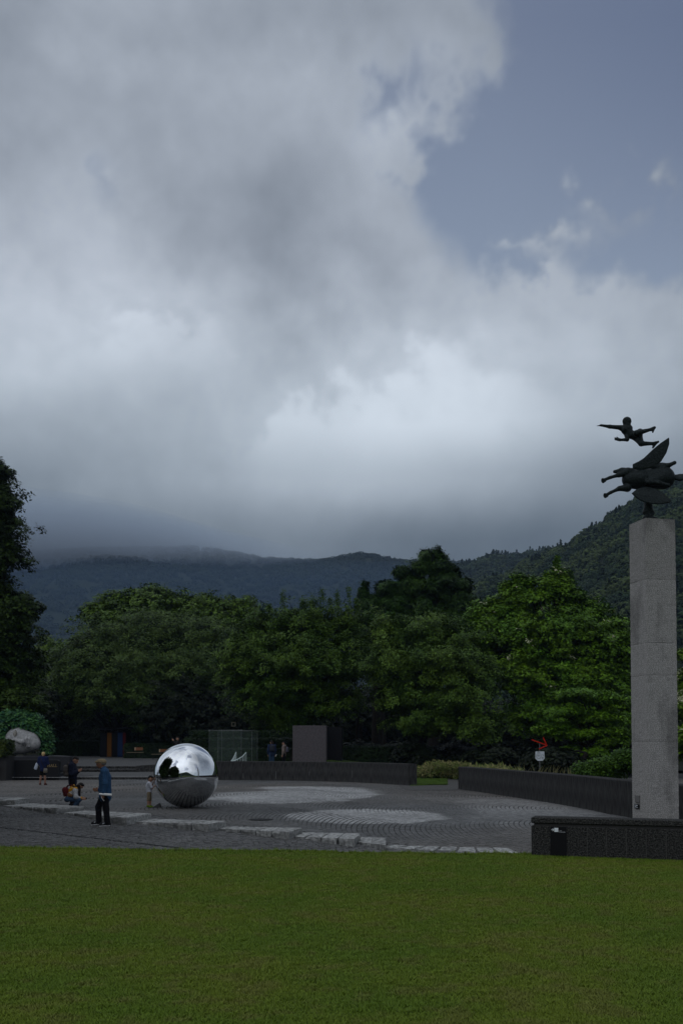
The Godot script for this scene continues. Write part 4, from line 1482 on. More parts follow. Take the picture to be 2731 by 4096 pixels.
	for r in [[[925, 3045], [932, 3035], [938, 3024], [945, 3008], "left"], [[928, 3046], [950, 3037], [970, 3026], [985, 3009], "right"]]:
		var rt := thing("stair_railing", "white curved stair railing inside the glass enclosure, %s one of two" % r[4], "railing", wp(950, 3048, far - 0.4), 0.0, "white stair railings")
		var pts := []
		for p in r.slice(0, 4):
			pts.append(wp(p[0], p[1], far - 0.4) - rt.position)
		mb = MB.new()
		mb.tube(pts, [0.028, 0.028, 0.028, 0.028], 6)
		put("handrail", mb.mesh(), white, rt)
		for k in 6:
			var f := 0.2 + k * 0.16
			var seg := mini(int(f * 3), 2)
			var p: Vector3 = pts[seg].lerp(pts[seg + 1], f * 3 - seg)
			mb = MB.new()
			mb.tube([p, Vector3(p.x, -0.3, p.z)], [0.014, 0.014], 5)
			put("baluster", mb.mesh(), white, rt)
	# brown-grey monolith
	far = 62.5
	s = far / 4096.0
	t = thing("metal_cube", "plain purplish-grey box sculpture standing behind the back wall", "sculpture", wp(1237, 3044, far), -0.06)
	var grey := rockmat("taupe_metal", col(0.095, 0.084, 0.088), 0.85, Vector3.ONE * 0.6, 0.0, 0.65)
	mb = MB.new()
	mb.box(Vector3(0, 0.9, -1.0), Vector3(134 * s, 2.52, 2.0), Basis(), 0.012)
	put("box", mb.mesh(), grey, t)
	mb = MB.new()
	mb.box(Vector3(0.28, 2.19, -0.3), Vector3(0.05, 0.06, 0.05))
	put("lifting_stud", mb.mesh(), grey, t)
	mb = MB.new()
	mb.box(Vector3(67 * s + 0.45, 0.88, -1.6), Vector3(0.9, 2.44, 1.2))
	tag(put("dark_panel", mb.mesh(), mat("panel_dark", col(0.006, 0.006, 0.007), 0.6), t), "near-black rear part")
	# small box on a post among the trees
	t = thing("box_lantern", "small square box lantern on a post under the trees behind the glass", "lantern", wp(934, 3020, 74.0))
	mb = MB.new()
	for e in [[0, 0.13, 0.32, 0.06], [0, -0.13, 0.32, 0.06], [-0.13, 0, 0.06, 0.2], [0.13, 0, 0.06, 0.2]]:
		mb.box(Vector3(e[0], 2.22 + e[1], 0), Vector3(e[2], e[3], 0.26))
	put("frame", mb.mesh(), mat("lantern_frame", col(0.13, 0.12, 0.09), 0.7), t)
	mb = MB.new()
	mb.tube([Vector3(0, 0, 0), Vector3(0, 2.06, 0)], [0.03, 0.03], 6)
	put("post", mb.mesh(), mat("lantern_post", col(0.03, 0.03, 0.025), 0.8), t)
	# hedges in tiers behind
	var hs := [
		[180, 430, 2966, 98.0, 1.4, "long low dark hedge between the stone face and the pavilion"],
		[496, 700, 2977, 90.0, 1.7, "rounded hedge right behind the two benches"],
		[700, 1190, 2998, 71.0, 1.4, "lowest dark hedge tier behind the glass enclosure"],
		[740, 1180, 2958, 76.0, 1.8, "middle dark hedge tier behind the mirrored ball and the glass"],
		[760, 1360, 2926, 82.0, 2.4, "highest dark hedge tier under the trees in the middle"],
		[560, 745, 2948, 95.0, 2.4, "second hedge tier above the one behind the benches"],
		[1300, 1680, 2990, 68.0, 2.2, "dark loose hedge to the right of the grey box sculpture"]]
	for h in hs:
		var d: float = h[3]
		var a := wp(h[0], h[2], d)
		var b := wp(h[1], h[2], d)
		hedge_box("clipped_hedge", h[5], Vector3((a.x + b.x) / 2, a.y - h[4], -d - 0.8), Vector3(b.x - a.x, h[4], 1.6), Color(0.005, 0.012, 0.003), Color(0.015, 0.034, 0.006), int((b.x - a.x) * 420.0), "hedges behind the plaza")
	# bamboo grass with straw-edged leaves in the gap between the walls
	t = thing("bamboo_grass", "low bank of bamboo grass with pale-edged leaves behind the right wall's end", "shrub", Vector3.ZERO)
	var where := []
	var tints := PackedColorArray()
	for i in 2600:
		var u := rnd(1672, 2075)
		var d := rnd(61.0, 66.0) - 16.0 * smoothstep(1790.0, 2070.0, u)
		var topv := 3062.0 + 14.0 * pow((u - 1800.0) / 190.0, 2.0) * (0.6 if u < 1800.0 else 1.0) - 10.0 * exp(-pow((u - 1790.0) / 60.0, 2.0)) + 6.0 * sin(u * 0.05)
		var v := topv + rng.randf() * maxf(3108.0 - topv, 4.0)
		var p := wp(u, v, d)
		var up := (Vector3(0, 1.0, 0.55) + hat(0.7)).normalized()
		var x := up.cross(hat(1)).normalized()
		where.append(Transform3D(Basis(x, up, x.cross(up)) * rnd(0.22, 0.36), p))
		var c := Color(0.10, 0.14, 0.025).lerp(Color(0.32, 0.27, 0.12), clampf(rnd(-0.4, 0.9), 0, 1)) * rnd(0.5, 0.95)
		tints.append(Color(c.r, c.g, c.b))
	scatter("leaves", leaf_spray(8, 0.8, 0.1, 0.45, 1.2), leafmat("bamboo_leaf", 0.25, 0.6), where, tints, t)
	var mb2 := MB.new()
	mb2.ball(wp(1780, 3096, 67.0) + Vector3(0, -0.45, -1.0), Vector3(2.2, 0.8, 1.8), 16, 8)
	mb2.ball(wp(1950, 3098, 60.0) + Vector3(0.2, -0.5, -1.0), Vector3(2.0, 0.75, 2.0), 16, 8)
	put("stems", mb2.mesh(), mat("stem_dark", col(0.02, 0.022, 0.008), 0.95), t)
	# grass stalks above the right wall
	t = thing("tall_grass", "thin tall grass stalks showing over the top of the right wall", "grass")
	mb = MB.new()
	for i in 70:
		var u := rnd(2060, 2290)
		var p := wp(u, 3098 + (u - 2060) * 0.085, 41.0 - (u - 2060) * 0.02)
		var h := rnd(0.12, 0.5)
		var l := rnd(-0.16, 0.2)
		mb.tube([p - Vector3(0, 0.6, 0), p + Vector3(l * 0.3, h * 0.6, 0), p + Vector3(l, h, 0.02)], [0.012, 0.01, 0.003], 4, false)
	put("stalks", mb.mesh(), mat("straw", col(0.16, 0.15, 0.07), 0.8), t)
	# red arrow and white shield sign
	far = 43.0
	s = far / 4096.0
	t = thing("arrow_sign", "white shield-shaped sign with a bent red arrow on a thin pole behind the right wall", "sign", wp(2158, 3110, far))
	X = func(u: float) -> float: return (u - 2158.0) * s
	var Y := func(v: float) -> float: return (3110.0 - v) * s
	mb = MB.new()
	mb.tube([Vector3(0, -1.0, -0.02), Vector3(0, Y.call(2974), -0.02)], [0.018, 0.018], 8)
	put("pole", mb.mesh(), mat("pole_steel", col(0.12, 0.12, 0.125), 0.5), t)
	mb = MB.new()
	var sh := [[2141, 3006], [2176, 3006], [2177, 3034], [2169, 3043.5], [2149, 3043.5], [2140, 3034]]
	var front := []
	for p in sh:
		front.append(Vector3(X.call(p[0]), Y.call(p[1]), 0.012))
	var cen: Vector3 = (front[0] + front[3]) / 2
	for i in 6:
		var k := (i + 1) % 6
		var off := Vector3(0, 0, -0.02)
		mb.tri(cen, front[i], front[k], Vector3(0, 0, 1))
		mb.tri(cen + off, front[i] + off, front[k] + off, Vector3(0, 0, -1))
		mb.quad(front[i], front[k], front[k] + off, front[i] + off, front[i] + front[k] - cen * 2)
	put("plate", mb.mesh(), mat("sign_white", col(0.5, 0.54, 0.56), 0.5), t)
	strokes([[[3, 26], [12, 26]], [[7.5, 29], [7.5, 20]], [[3.5, 24], [3.5, 20]], [[11.5, 24], [11.5, 20]], [[4, 17.5], [3.6, 13]], [[4, 16], [11, 16]], [[8, 16], [7, 10]], [[0, 18], [0, 8], [4, 4], [11, 4], [15, 8], [15, 18]], [[19, 17], [23, 17], [24, 15], [22, 13.5]], [[21, 11], [21, 8]], [[24, 8], [19, 7], [19, 4], [24, 4]], [[27, 4.5], [28, 4.5]]], 0.0122, Vector3(X.call(2145), Y.call(3039), 0.016), 0.011, mat("sign_ink", col(0.03, 0.03, 0.03), 0.7), t)
	mb = MB.new()
	var red := mat("sign_red", col(0.42, 0.018, 0.006), 0.5)
	for a in [[2127, 2959.5, 2186, 2981], [2172, 2951, 2186, 2982], [2155, 2996, 2187, 2982]]:
		var p := Vector3(X.call(a[0]), Y.call(a[1]), 0.025)
		var q := Vector3(X.call(a[2]), Y.call(a[3]), 0.025)
		mb.box((p + q) / 2, Vector3((q - p).length() + 0.02, 0.043, 0.02 + 0.004 * (a[0] % 3)), Basis(Vector3(0, 0, 1), atan2(q.y - p.y, q.x - p.x)))
	put("arrow", mb.mesh(), red, t)

# ------------------------------------------------------------------ trees and hills
func lobe(u: float, v: float, d: float, ru: float, rv: float, deep := 0.9) -> Array:
	var s := d / FOCAL
	return [wp(u, v, d), Vector3(ru * s, rv * s, ru * s * deep)]

# crown: leaf sprays gathered in clumps through the skins of the lobes, with gaps between
func tree(called: String, label: String, foot: Vector3, trunk_r: float, lobes: Array, n: int, size: float, ca: Color, cb: Color, spray: String, opt := {}) -> Node3D:
	var t := thing(called, label, "tree", foot, 0.0, opt.get("group", "trees along the back of the garden"))
	var nz := noise_of(opt.get("clump", 0.55), 2, rng.randi() % 1000)
	var hue := noise_of(0.35, 2, rng.randi() % 1000)
	# trunk and limbs
	var mb := MB.new()
	var top: Vector3 = Vector3.ZERO
	var low := 1e9
	for l in lobes:
		top += (l[0] - foot) / lobes.size()
		low = minf(low, l[0].y - foot.y - l[1].y)
	var fork := Vector3(top.x * 0.25 + rnd(-0.2, 0.2), maxf(opt.get("fork", 1.6), 0.5), top.z * 0.2)
	mb.tube([Vector3(0, -0.4, 0), Vector3(rnd(-0.05, 0.05), 0.25, 0), fork * 0.6 + hat(0.08), fork], [trunk_r * 1.5, trunk_r * 1.1, trunk_r * 0.95, trunk_r * 0.85], 9, false)
	for l in lobes:
		var c: Vector3 = l[0] - foot
		var mid := fork.lerp(c, 0.5) + Vector3(0, 0.12 * (c - fork).length(), 0) + hat(0.3)
		var rr := trunk_r * 0.5
		mb.tube([fork, fork.lerp(mid, 0.5) + hat(0.12), mid, mid.lerp(c, 0.6) + hat(0.15), c], [rr, rr * 0.8, rr * 0.6, rr * 0.4, rr * 0.2], 6, false)
		for k in opt.get("twigs", 6):
			var d := Vector3(rng.randfn(), rng.randfn() * 0.7, rng.randfn()).normalized()
			var e: Vector3 = c + d * l[1] * 0.92
			var st: Vector3 = mid.lerp(c, rnd(0.2, 1.0))
			mb.tube([st, st.lerp(e, 0.5) + hat(0.2) + Vector3(0, 0.15, 0), e], [rr * 0.3, rr * 0.18, 0.012], 5, false)
	put("trunk", mb.mesh(), rockmat(opt.get("bark", "bark"), col(0.028, 0.024, 0.02), 0.5, Vector3(1.2, 0.4, 1.2), 2.0, 0.95), t)
	# leaves
	var where := []
	var tints := PackedColorArray()
	var w := PackedFloat32Array()
	var sum := 0.0
	for l in lobes:
		sum += pow(l[1].x * l[1].y, 0.9)
		w.append(sum)
	var gap: float = opt.get("gap", 0.0)
	var droop: float = opt.get("droop", 0.35)
	var made := 0
	var tries := 0
	while made < n and tries < n * 6:
		tries += 1
		var r := rng.randf() * sum
		var k := 0
		while w[k] < r:
			k += 1
		var d := Vector3(rng.randfn(), rng.randfn(), rng.randfn()).normalized()
		var q := pow(rng.randf(), 0.42)
		var p: Vector3 = lobes[k][0] + d * lobes[k][1] * q
		p = lobes[k][0] + (p - lobes[k][0]) * (1.03 + 0.5 * hue.get_noise_3dv(p * 1.9))
		var c := nz.get_noise_3dv(p * Vector3(1, opt.get("layer", 1.4), 1))
		# the outline breaks up where the clumps end
		if c < gap - 0.30 + 0.55 * smoothstep(0.55, 1.0, q):
			continue
		var out := Vector3(d.x, d.y * 0.6 + 0.35, d.z).normalized()
		var up := (Vector3.UP * (1.0 - droop) + out * droop * 1.4 + hat(0.35)).normalized()
		var x := up.cross(hat(1.0)).normalized()
		where.append(Transform3D(Basis(x, up, x.cross(up)) * size * rnd(0.7, 1.3), p - foot))
		var g := ca.lerp(cb, clampf(0.5 + 0.9 * hue.get_noise_3dv(p) + rnd(-0.3, 0.3), 0, 1)) * rnd(0.8, 1.2)
		if opt.has("bloom") and q > 0.85 and d.y > 0.1 and rng.randf() < opt.bloom and c > 0.1:
			g = Color(0.42, 0.42, 0.26)
		tints.append(Color(g.r, g.g, g.b))
		made += 1
	for s in opt.get("shoots", []):
		# upright shoots: [u, v of the tip, v of the foot, distance]
		for i in 60:
			var f := rng.randf()
			var p: Vector3 = wp(s[0] + (rng.randf() - 0.5) * 26.0 * (1.15 - f), lerpf(s[2], s[1], f), s[3]) + hat(0.08)
			var up := (Vector3.UP + hat(0.9)).normalized()
			var x := up.cross(hat(1.0)).normalized()
			where.append(Transform3D(Basis(x, up, x.cross(up)) * size * rnd(0.45, 0.75), p - foot))
			var g := ca.lerp(cb, rng.randf()) * rnd(0.9, 1.3)
			tints.append(Color(g.r, g.g, g.b))
	scatter("crown", meshes[spray], leafmat(opt.get("leaf", "tree_leaf"), opt.get("back", 0.14), opt.get("rough", 0.5)), where, tints, t)
	return t

func build_trees() -> void:
	meshes["broad_spray"] = leaf_spray(11, 0.42, 0.12, 0.5, 0.7)
	meshes["small_spray"] = leaf_spray(13, 0.32, 0.085, 0.5, 0.9)
	meshes["fir_spray"] = leaf_spray(12, 0.5, 0.075, 0.42, 0.8)
	var ground := 0.9
	# the tall dark tree at the left edge
	var d := 74.0
	tree("tall_tree", "tall dark broadleaved tree cut off by the left edge of the photo", Vector3(wp(-60, 2900, d).x, ground, -d), 0.4, [
		lobe(-50, 1905, d, 95, 85), lobe(-40, 2000, d, 130, 95), lobe(-60, 2110, d, 170, 110), lobe(-40, 2225, d, 165, 85), lobe(-90, 2330, d, 150, 100), lobe(40, 2440, d, 135, 85), lobe(-30, 2550, d, 190, 120), lobe(20, 2660, d, 150, 120), lobe(-10, 2780, d, 190, 120), lobe(60, 2830, d - 2, 130, 90)],
		15000, 0.62, Color(0.0153, 0.0331, 0.0026), Color(0.0326, 0.0585, 0.0044), "broad_spray", {"fork": 4.0, "gap": 0.02, "clump": 0.6, "layer": 1.6, "back": 0.1})
	# low bright trees far back on the left
	d = 112.0
	tree("low_tree", "low yellow-green tree seen between the left dark tree and the broad cherry", Vector3(wp(260, 2900, d).x, ground, -d), 0.25, [lobe(215, 2620, d, 110, 80), lobe(300, 2640, d, 120, 85), lobe(380, 2650, d, 90, 70), lobe(180, 2720, d, 160, 100), lobe(330, 2730, d, 160, 100)], 5200, 0.6, Color(0.0517, 0.1001, 0.0053), Color(0.0939, 0.1474, 0.0079), "broad_spray", {"fork": 2.0})
	# darker tall tree behind the broad cherry
	d = 108.0
	tree("camphor_tree", "tall bushy tree with rounded top rising behind the broad cherry on the left", Vector3(wp(640, 2900, d).x, ground, -d), 0.45, [lobe(395, 2450, d, 75, 55), lobe(470, 2425, d, 80, 65), lobe(600, 2410, d, 120, 72), lobe(690, 2425, d, 110, 65), lobe(810, 2430, d, 105, 62), lobe(960, 2445, d, 105, 62), lobe(620, 2520, d, 280, 110), lobe(860, 2540, d, 220, 110), lobe(640, 2680, d, 330, 130)], 13000, 0.78, Color(0.0421, 0.0833, 0.0071), Color(0.0795, 0.1361, 0.0115), "broad_spray", {"fork": 3.0, "clump": 0.75, "gap": 0.0})
	# the broad cherry
	d = 98.0
	tree("cherry_tree", "broad spreading cherry tree with drooping grey-green sprays behind the walking man", Vector3(wp(455, 2950, d).x, ground, -d), 0.34, [lobe(430, 2560, d, 170, 90), lobe(620, 2530, d + 1, 220, 95), lobe(820, 2560, d, 200, 110), lobe(330, 2660, d - 1, 170, 100), lobe(560, 2660, d - 2, 240, 110), lobe(800, 2690, d - 2, 230, 130), lobe(280, 2760, d - 1, 150, 90), lobe(480, 2770, d - 3.0, 190, 90), lobe(690, 2800, d - 3.0, 210, 90), lobe(250, 2850, d - 1, 110, 55), lobe(620, 2880, d - 3, 130, 55)], 19000, 0.66, Color(0.0297, 0.0585, 0.0079), Color(0.0699, 0.1125, 0.0186), "small_spray", {"fork": 1.8, "droop": 0.45, "layer": 1.6, "gap": 0.03, "rough": 0.4, "twigs": 8})
	# cherry with upright shoots
	d = 71.0
	tree("cherry_tree", "cherry tree with upright leafy shoots along its top, above the glass enclosure", Vector3(wp(1180, 2950, d).x, ground, -d), 0.3, [lobe(1060, 2530, d, 160, 110), lobe(1230, 2500, d, 170, 110), lobe(1370, 2500, d + 1, 110, 90), lobe(990, 2650, d - 1, 160, 110), lobe(1180, 2650, d - 2, 230, 120), lobe(1360, 2640, d - 1, 160, 120), lobe(1080, 2780, d - 1, 190, 100), lobe(1290, 2790, d - 1, 190, 100), lobe(1150, 2880, d - 1, 140, 60)], 15000, 0.5, Color(0.0297, 0.0690, 0.0053), Color(0.0699, 0.1237, 0.0106), "small_spray", {"fork": 2.0, "shoots": [[1133, 2360, 2460, d], [1075, 2420, 2480, d], [1210, 2388, 2460, d], [1250, 2400, 2460, d], [1287, 2355, 2450, d], [1320, 2390, 2450, d], [1348, 2368, 2450, d], [1394, 2350, 2450, d], [1425, 2395, 2450, d]], "gap": 0.02, "layer": 1.5})
	# the dark conifers
	d = 84.0
	tree("cypress_tree", "dark wide-topped cypress standing highest above the trees in the middle", Vector3(wp(1730, 2900, d).x, ground, -d), 0.42, [lobe(1722, 2225, d, 50, 38), lobe(1760, 2260, d, 55, 42), lobe(1690, 2270, d, 60, 40), lobe(1615, 2290, d, 42, 26), lobe(1800, 2300, d, 60, 40), lobe(1850, 2340, d, 48, 40), lobe(1660, 2340, d, 70, 45), lobe(1750, 2350, d, 85, 55), lobe(1850, 2410, d, 65, 50), lobe(1700, 2430, d, 90, 60), lobe(1800, 2470, d, 100, 60), lobe(1650, 2500, d, 90, 55), lobe(1740, 2580, d, 170, 90)], 14000, 0.55, Color(0.0114, 0.0312, 0.0044), Color(0.0316, 0.0690, 0.0079), "fir_spray", {"fork": 6.0, "gap": 0.06, "clump": 0.7, "layer": 1.5, "droop": 0.5, "back": 0.1})
	tree("cypress_tree", "smaller dark cypress leaning out left of the highest cypress", Vector3(wp(1530, 2900, d).x, ground, -d), 0.3, [lobe(1456, 2362, d, 22, 42), lobe(1545, 2350, d, 55, 38), lobe(1480, 2420, d, 65, 45), lobe(1570, 2410, d, 70, 50), lobe(1520, 2480, d, 110, 60), lobe(1500, 2570, d, 130, 70)], 6500, 0.5, Color(0.0114, 0.0349, 0.0044), Color(0.0277, 0.0653, 0.0079), "fir_spray", {"fork": 4.0, "gap": 0.04, "layer": 1.5, "droop": 0.5, "back": 0.1})
	# lower cherry before the conifers
	d = 67.0
	tree("cherry_tree", "lower cherry tree with arching pale green sprays below the dark cypress", Vector3(wp(1690, 2980, d).x, ground, -d), 0.28, [lobe(1560, 2520, d, 130, 85), lobe(1700, 2530, d, 150, 90), lobe(1830, 2580, d, 130, 85), lobe(1560, 2650, d - 1, 170, 100), lobe(1740, 2660, d - 2, 190, 100), lobe(1900, 2690, d - 1, 140, 90), lobe(1620, 2780, d - 1, 170, 80), lobe(1800, 2790, d - 2, 190, 80), lobe(1720, 2880, d - 1, 200, 60), lobe(1900, 2900, d - 2, 140, 70)], 14500, 0.5, Color(0.0326, 0.0709, 0.0071), Color(0.0795, 0.1361, 0.0141), "small_spray", {"fork": 1.7, "droop": 0.45, "layer": 1.6, "gap": 0.05, "rough": 0.4})
	# the bright green tree on the right
	d = 73.0
	tree("dogwood_tree", "bright green tree with a tall leafy top, left of the pillar", Vector3(wp(2230, 3000, d).x, 0.6, -d), 0.36, [lobe(2226, 2300, d, 24, 40), lobe(2190, 2335, d, 42, 40), lobe(2258, 2330, d, 38, 42), lobe(2235, 2355, d, 62, 60), lobe(2170, 2375, d, 60, 50), lobe(2121, 2345, d, 32, 44), lobe(2075, 2338, d, 26, 48), lobe(2028, 2365, d, 24, 40), lobe(2060, 2420, d, 110, 65), lobe(1985, 2440, d, 70, 55), lobe(1930, 2460, d, 70, 62), lobe(1950, 2550, d - 1, 100, 80), lobe(2305, 2410, d, 60, 48), lobe(2340, 2470, d, 100, 70), lobe(2440, 2520, d, 100, 75), lobe(2060, 2540, d - 1, 150, 100), lobe(2240, 2530, d - 1, 180, 110), lobe(2380, 2600, d - 1, 150, 100), lobe(2480, 2620, d - 1, 90, 90), lobe(2100, 2680, d - 1, 190, 110), lobe(2300, 2720, d - 1, 220, 110), lobe(2460, 2760, d - 1, 120, 120), lobe(2200, 2850, d - 1, 230, 100), lobe(2430, 2900, d - 1, 150, 100)], 21000, 0.54, Color(0.0468, 0.1125, 0.0044), Color(0.0987, 0.1834, 0.0089), "broad_spray", {"fork": 2.4, "clump": 0.7, "gap": 0.02, "bloom": 0.04, "shoots": [[2226, 2232, 2290, d], [2082, 2330, 2400, d], [2030, 2345, 2410, d], [2185, 2290, 2340, d]]})
	# maple with flat layers in front of it
	d = 60.0
	tree("maple_tree", "maple with flat layered bright green sprays above the red arrow sign", Vector3(wp(2370, 3060, d).x, 0.3, -d), 0.18, [lobe(2320, 2778, d, 120, 26, 1.1), lobe(2420, 2800, d, 90, 24, 1.1), lobe(2260, 2850, d, 100, 22, 1.1), lobe(2370, 2870, d, 110, 26, 1.1), lobe(2190, 2915, d, 80, 20, 1.1), lobe(2300, 2935, d, 100, 24, 1.1), lobe(2420, 2930, d, 80, 24, 1.1), lobe(2330, 3010, d, 100, 30, 1.1)], 5200, 0.42, Color(0.0565, 0.1305, 0.0053), Color(0.1034, 0.2014, 0.0098), "broad_spray", {"fork": 1.6, "droop": 0.2, "layer": 3.0, "gap": 0.1})
	tree("young_maple", "low feathery green shrubby maple over the right wall, left of the pillar", Vector3(wp(2420, 3090, 44.0).x, 0.0, -44.0), 0.08, [lobe(2420, 3060, 44, 90, 45), lobe(2340, 3080, 44, 80, 35), lobe(2490, 3050, 44, 70, 55)], 1500, 0.36, Color(0.0277, 0.0709, 0.0044), Color(0.0565, 0.1181, 0.0089), "small_spray", {"fork": 0.6, "gap": 0.04, "droop": 0.3})
	d = 62.0
	tree("flowering_tree", "pale green tree with cream flowers at the right edge behind the pillar", Vector3(wp(2800, 3050, d).x, 0.3, -d), 0.2, [lobe(2740, 2630, d, 50, 30), lobe(2760, 2720, d, 60, 60), lobe(2770, 2830, d, 75, 80), lobe(2770, 2960, d, 85, 100)], 3000, 0.5, Color(0.0660, 0.1305, 0.0062), Color(0.1216, 0.2014, 0.0132), "broad_spray", {"bloom": 0.5, "fork": 2.0})
	# dark understory that closes the view between the trunks
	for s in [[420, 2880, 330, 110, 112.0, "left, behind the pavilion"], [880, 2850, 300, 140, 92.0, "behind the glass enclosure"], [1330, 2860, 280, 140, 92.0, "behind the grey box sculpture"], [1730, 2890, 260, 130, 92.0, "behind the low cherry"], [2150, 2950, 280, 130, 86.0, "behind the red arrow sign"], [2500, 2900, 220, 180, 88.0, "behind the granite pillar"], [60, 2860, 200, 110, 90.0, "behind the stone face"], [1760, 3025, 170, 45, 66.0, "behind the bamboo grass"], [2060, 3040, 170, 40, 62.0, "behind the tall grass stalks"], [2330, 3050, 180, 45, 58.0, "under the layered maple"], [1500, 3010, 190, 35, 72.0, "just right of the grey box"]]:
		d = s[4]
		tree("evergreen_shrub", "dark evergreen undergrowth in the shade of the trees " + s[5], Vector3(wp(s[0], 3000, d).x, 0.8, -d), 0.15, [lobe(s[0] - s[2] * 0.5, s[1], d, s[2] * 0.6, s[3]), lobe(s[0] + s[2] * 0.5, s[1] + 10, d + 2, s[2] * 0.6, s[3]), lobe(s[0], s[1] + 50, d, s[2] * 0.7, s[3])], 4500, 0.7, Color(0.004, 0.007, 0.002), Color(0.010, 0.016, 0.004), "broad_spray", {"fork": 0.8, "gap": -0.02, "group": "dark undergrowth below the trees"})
	# two dark bare trunks seen under the crowns
	for s in [[1505, 3010, 2640, 78.0, 0.42, "thick dark trunk in the shade right of the grey box sculpture"], [1432, 3000, 2760, 74.0, 0.26, "thinner grey trunk in the shade just right of the grey box sculpture"]]:
		var p := wp(s[0], s[1], s[3])
		var q := wp(s[0] + 6, s[2], s[3])
		var t := thing("tree_trunk", s[5], "tree", Vector3(p.x, 0.7, p.z))
		var mb := MB.new()
		mb.tube([Vector3(0, -0.3, 0), Vector3(0.03, 1.5, 0), q - t.position], [s[4] * 1.2, s[4], s[4] * 0.8], 10, false)
		put("trunk", mb.mesh(), M["bark"], t)
	# trees beside the lawn, outside the picture, that the ball mirrors
	meshes["mirror_spray"] = leaf_spray(9, 0.5, 0.16, 0.55, 0.7)
	for s in [[Vector3(-16.8, 0, -31.5), 4.8, 12.0, "tall tree on the left of the plaza, mirrored in the steel ball"], [Vector3(-13.4, 0, -21.5), 4.4, 8.5, "rounder tree left of the lawn, mirrored in the steel ball"], [Vector3(-25.0, 0, -24.0), 5.5, 9.0, "broad tree farther left of the lawn, mirrored in the steel ball"], [Vector3(-21.0, 0, -9.0), 5.0, 8.0, "tree at the near left of the lawn, mirrored in the steel ball"]]:
		var ls := []
		for k in 9:
			var a := TAU * k / 9.0
			ls.append([s[0] + Vector3(cos(a) * s[1] * 0.5, s[2] * (0.22 + 0.72 * float((k * 4) % 9) / 9.0), sin(a) * s[1] * 0.5), Vector3(s[1] * 0.55, s[1] * 0.5, s[1] * 0.55)])
		ls.append([s[0] + Vector3(0, s[2], 0), Vector3(s[1] * 0.3, s[1] * 0.3, s[1] * 0.3)])
		tree("lawn_tree", s[3], s[0], 0.45, ls, 9000, 0.95, Color(0.0220, 0.0446, 0.0048), Color(0.0448, 0.0763, 0.0086), "mirror_spray", {"fork": s[2] * 0.25, "gap": -0.04, "group": "trees beside the lawn"})

func blob_tree(pointed: bool) -> ArrayMesh:
	# one far-off tree of a wooded slope: a lumpy crown about a metre in radius
	var mb := MB.new()
	mb.use_c = true
	for i in (46 if not pointed else 40):
		var d := Vector3(rng.randfn(), rng.randfn(), rng.randfn()).normalized()
		var p := d * Vector3(1, 0.8, 1) * rnd(0.75, 1.0)
		if pointed:
			var h := rng.randf()
			var a := rnd(0, TAU)
			p = Vector3(cos(a) * (1.0 - h) * 0.85, h * 2.5 - 0.6, sin(a) * (1.0 - h) * 0.85)
			d = Vector3(cos(a), 0.6, sin(a)).normalized()
		var up := (d + Vector3.UP * 0.5 + hat(0.5)).normalized()
		var x := up.cross(hat(1)).normalized()
		var z := x.cross(up)
		var s := rnd(0.24, 0.42)
		var k := rnd(0.7, 1.25)
		mb.tint = Color(k, k, k)
		mb.tri(p + x * s, p - x * s * 0.6 + z * s * 0.8, p + up * s * 0.3, up)
		mb.tri(p - x * s * 0.6 + z * s * 0.8, p - x * s * 0.5 - z * s * 0.8, p + up * s * 0.3, up)
		mb.tri(p - x * s * 0.5 - z * s * 0.8, p + x * s, p + up * s * 0.3, up)
	return mb.mesh()

func slope(ridge: Array, d_ridge: float, d_foot: float, nz: FastNoiseLite, amp: float) -> Callable:
	# height of a hillside whose ridge line shows at the listed picture heights
	return func(x: float, z: float) -> float:
		var d := -z
		var xr := x * d_ridge / d
		var u := 1365.5 + FOCAL * xr / d_ridge
		var v: float = ridge[0][1]
		for i in ridge.size() - 1:
			if u >= ridge[i][0]:
				v = lerpf(ridge[i][1], ridge[i + 1][1], smoothstep(0.0, 1.0, clampf((u - ridge[i][0]) / (ridge[i + 1][0] - ridge[i][0]), 0, 1)))
		var high := EYE + (2980.0 - v) / FOCAL * d_ridge
		var f := clampf((d - d_foot) / (d_ridge - d_foot), 0.0, 1.0)
		var fall := 1.0 - 0.6 * clampf((d - d_ridge) / (d_ridge * 0.35), 0, 1)
		return high * pow(f, 0.85) * fall * 1.0 + amp * nz.get_noise_2d(x, z) * f * (1.0 - 0.8 * smoothstep(0.8, 1.0, f))

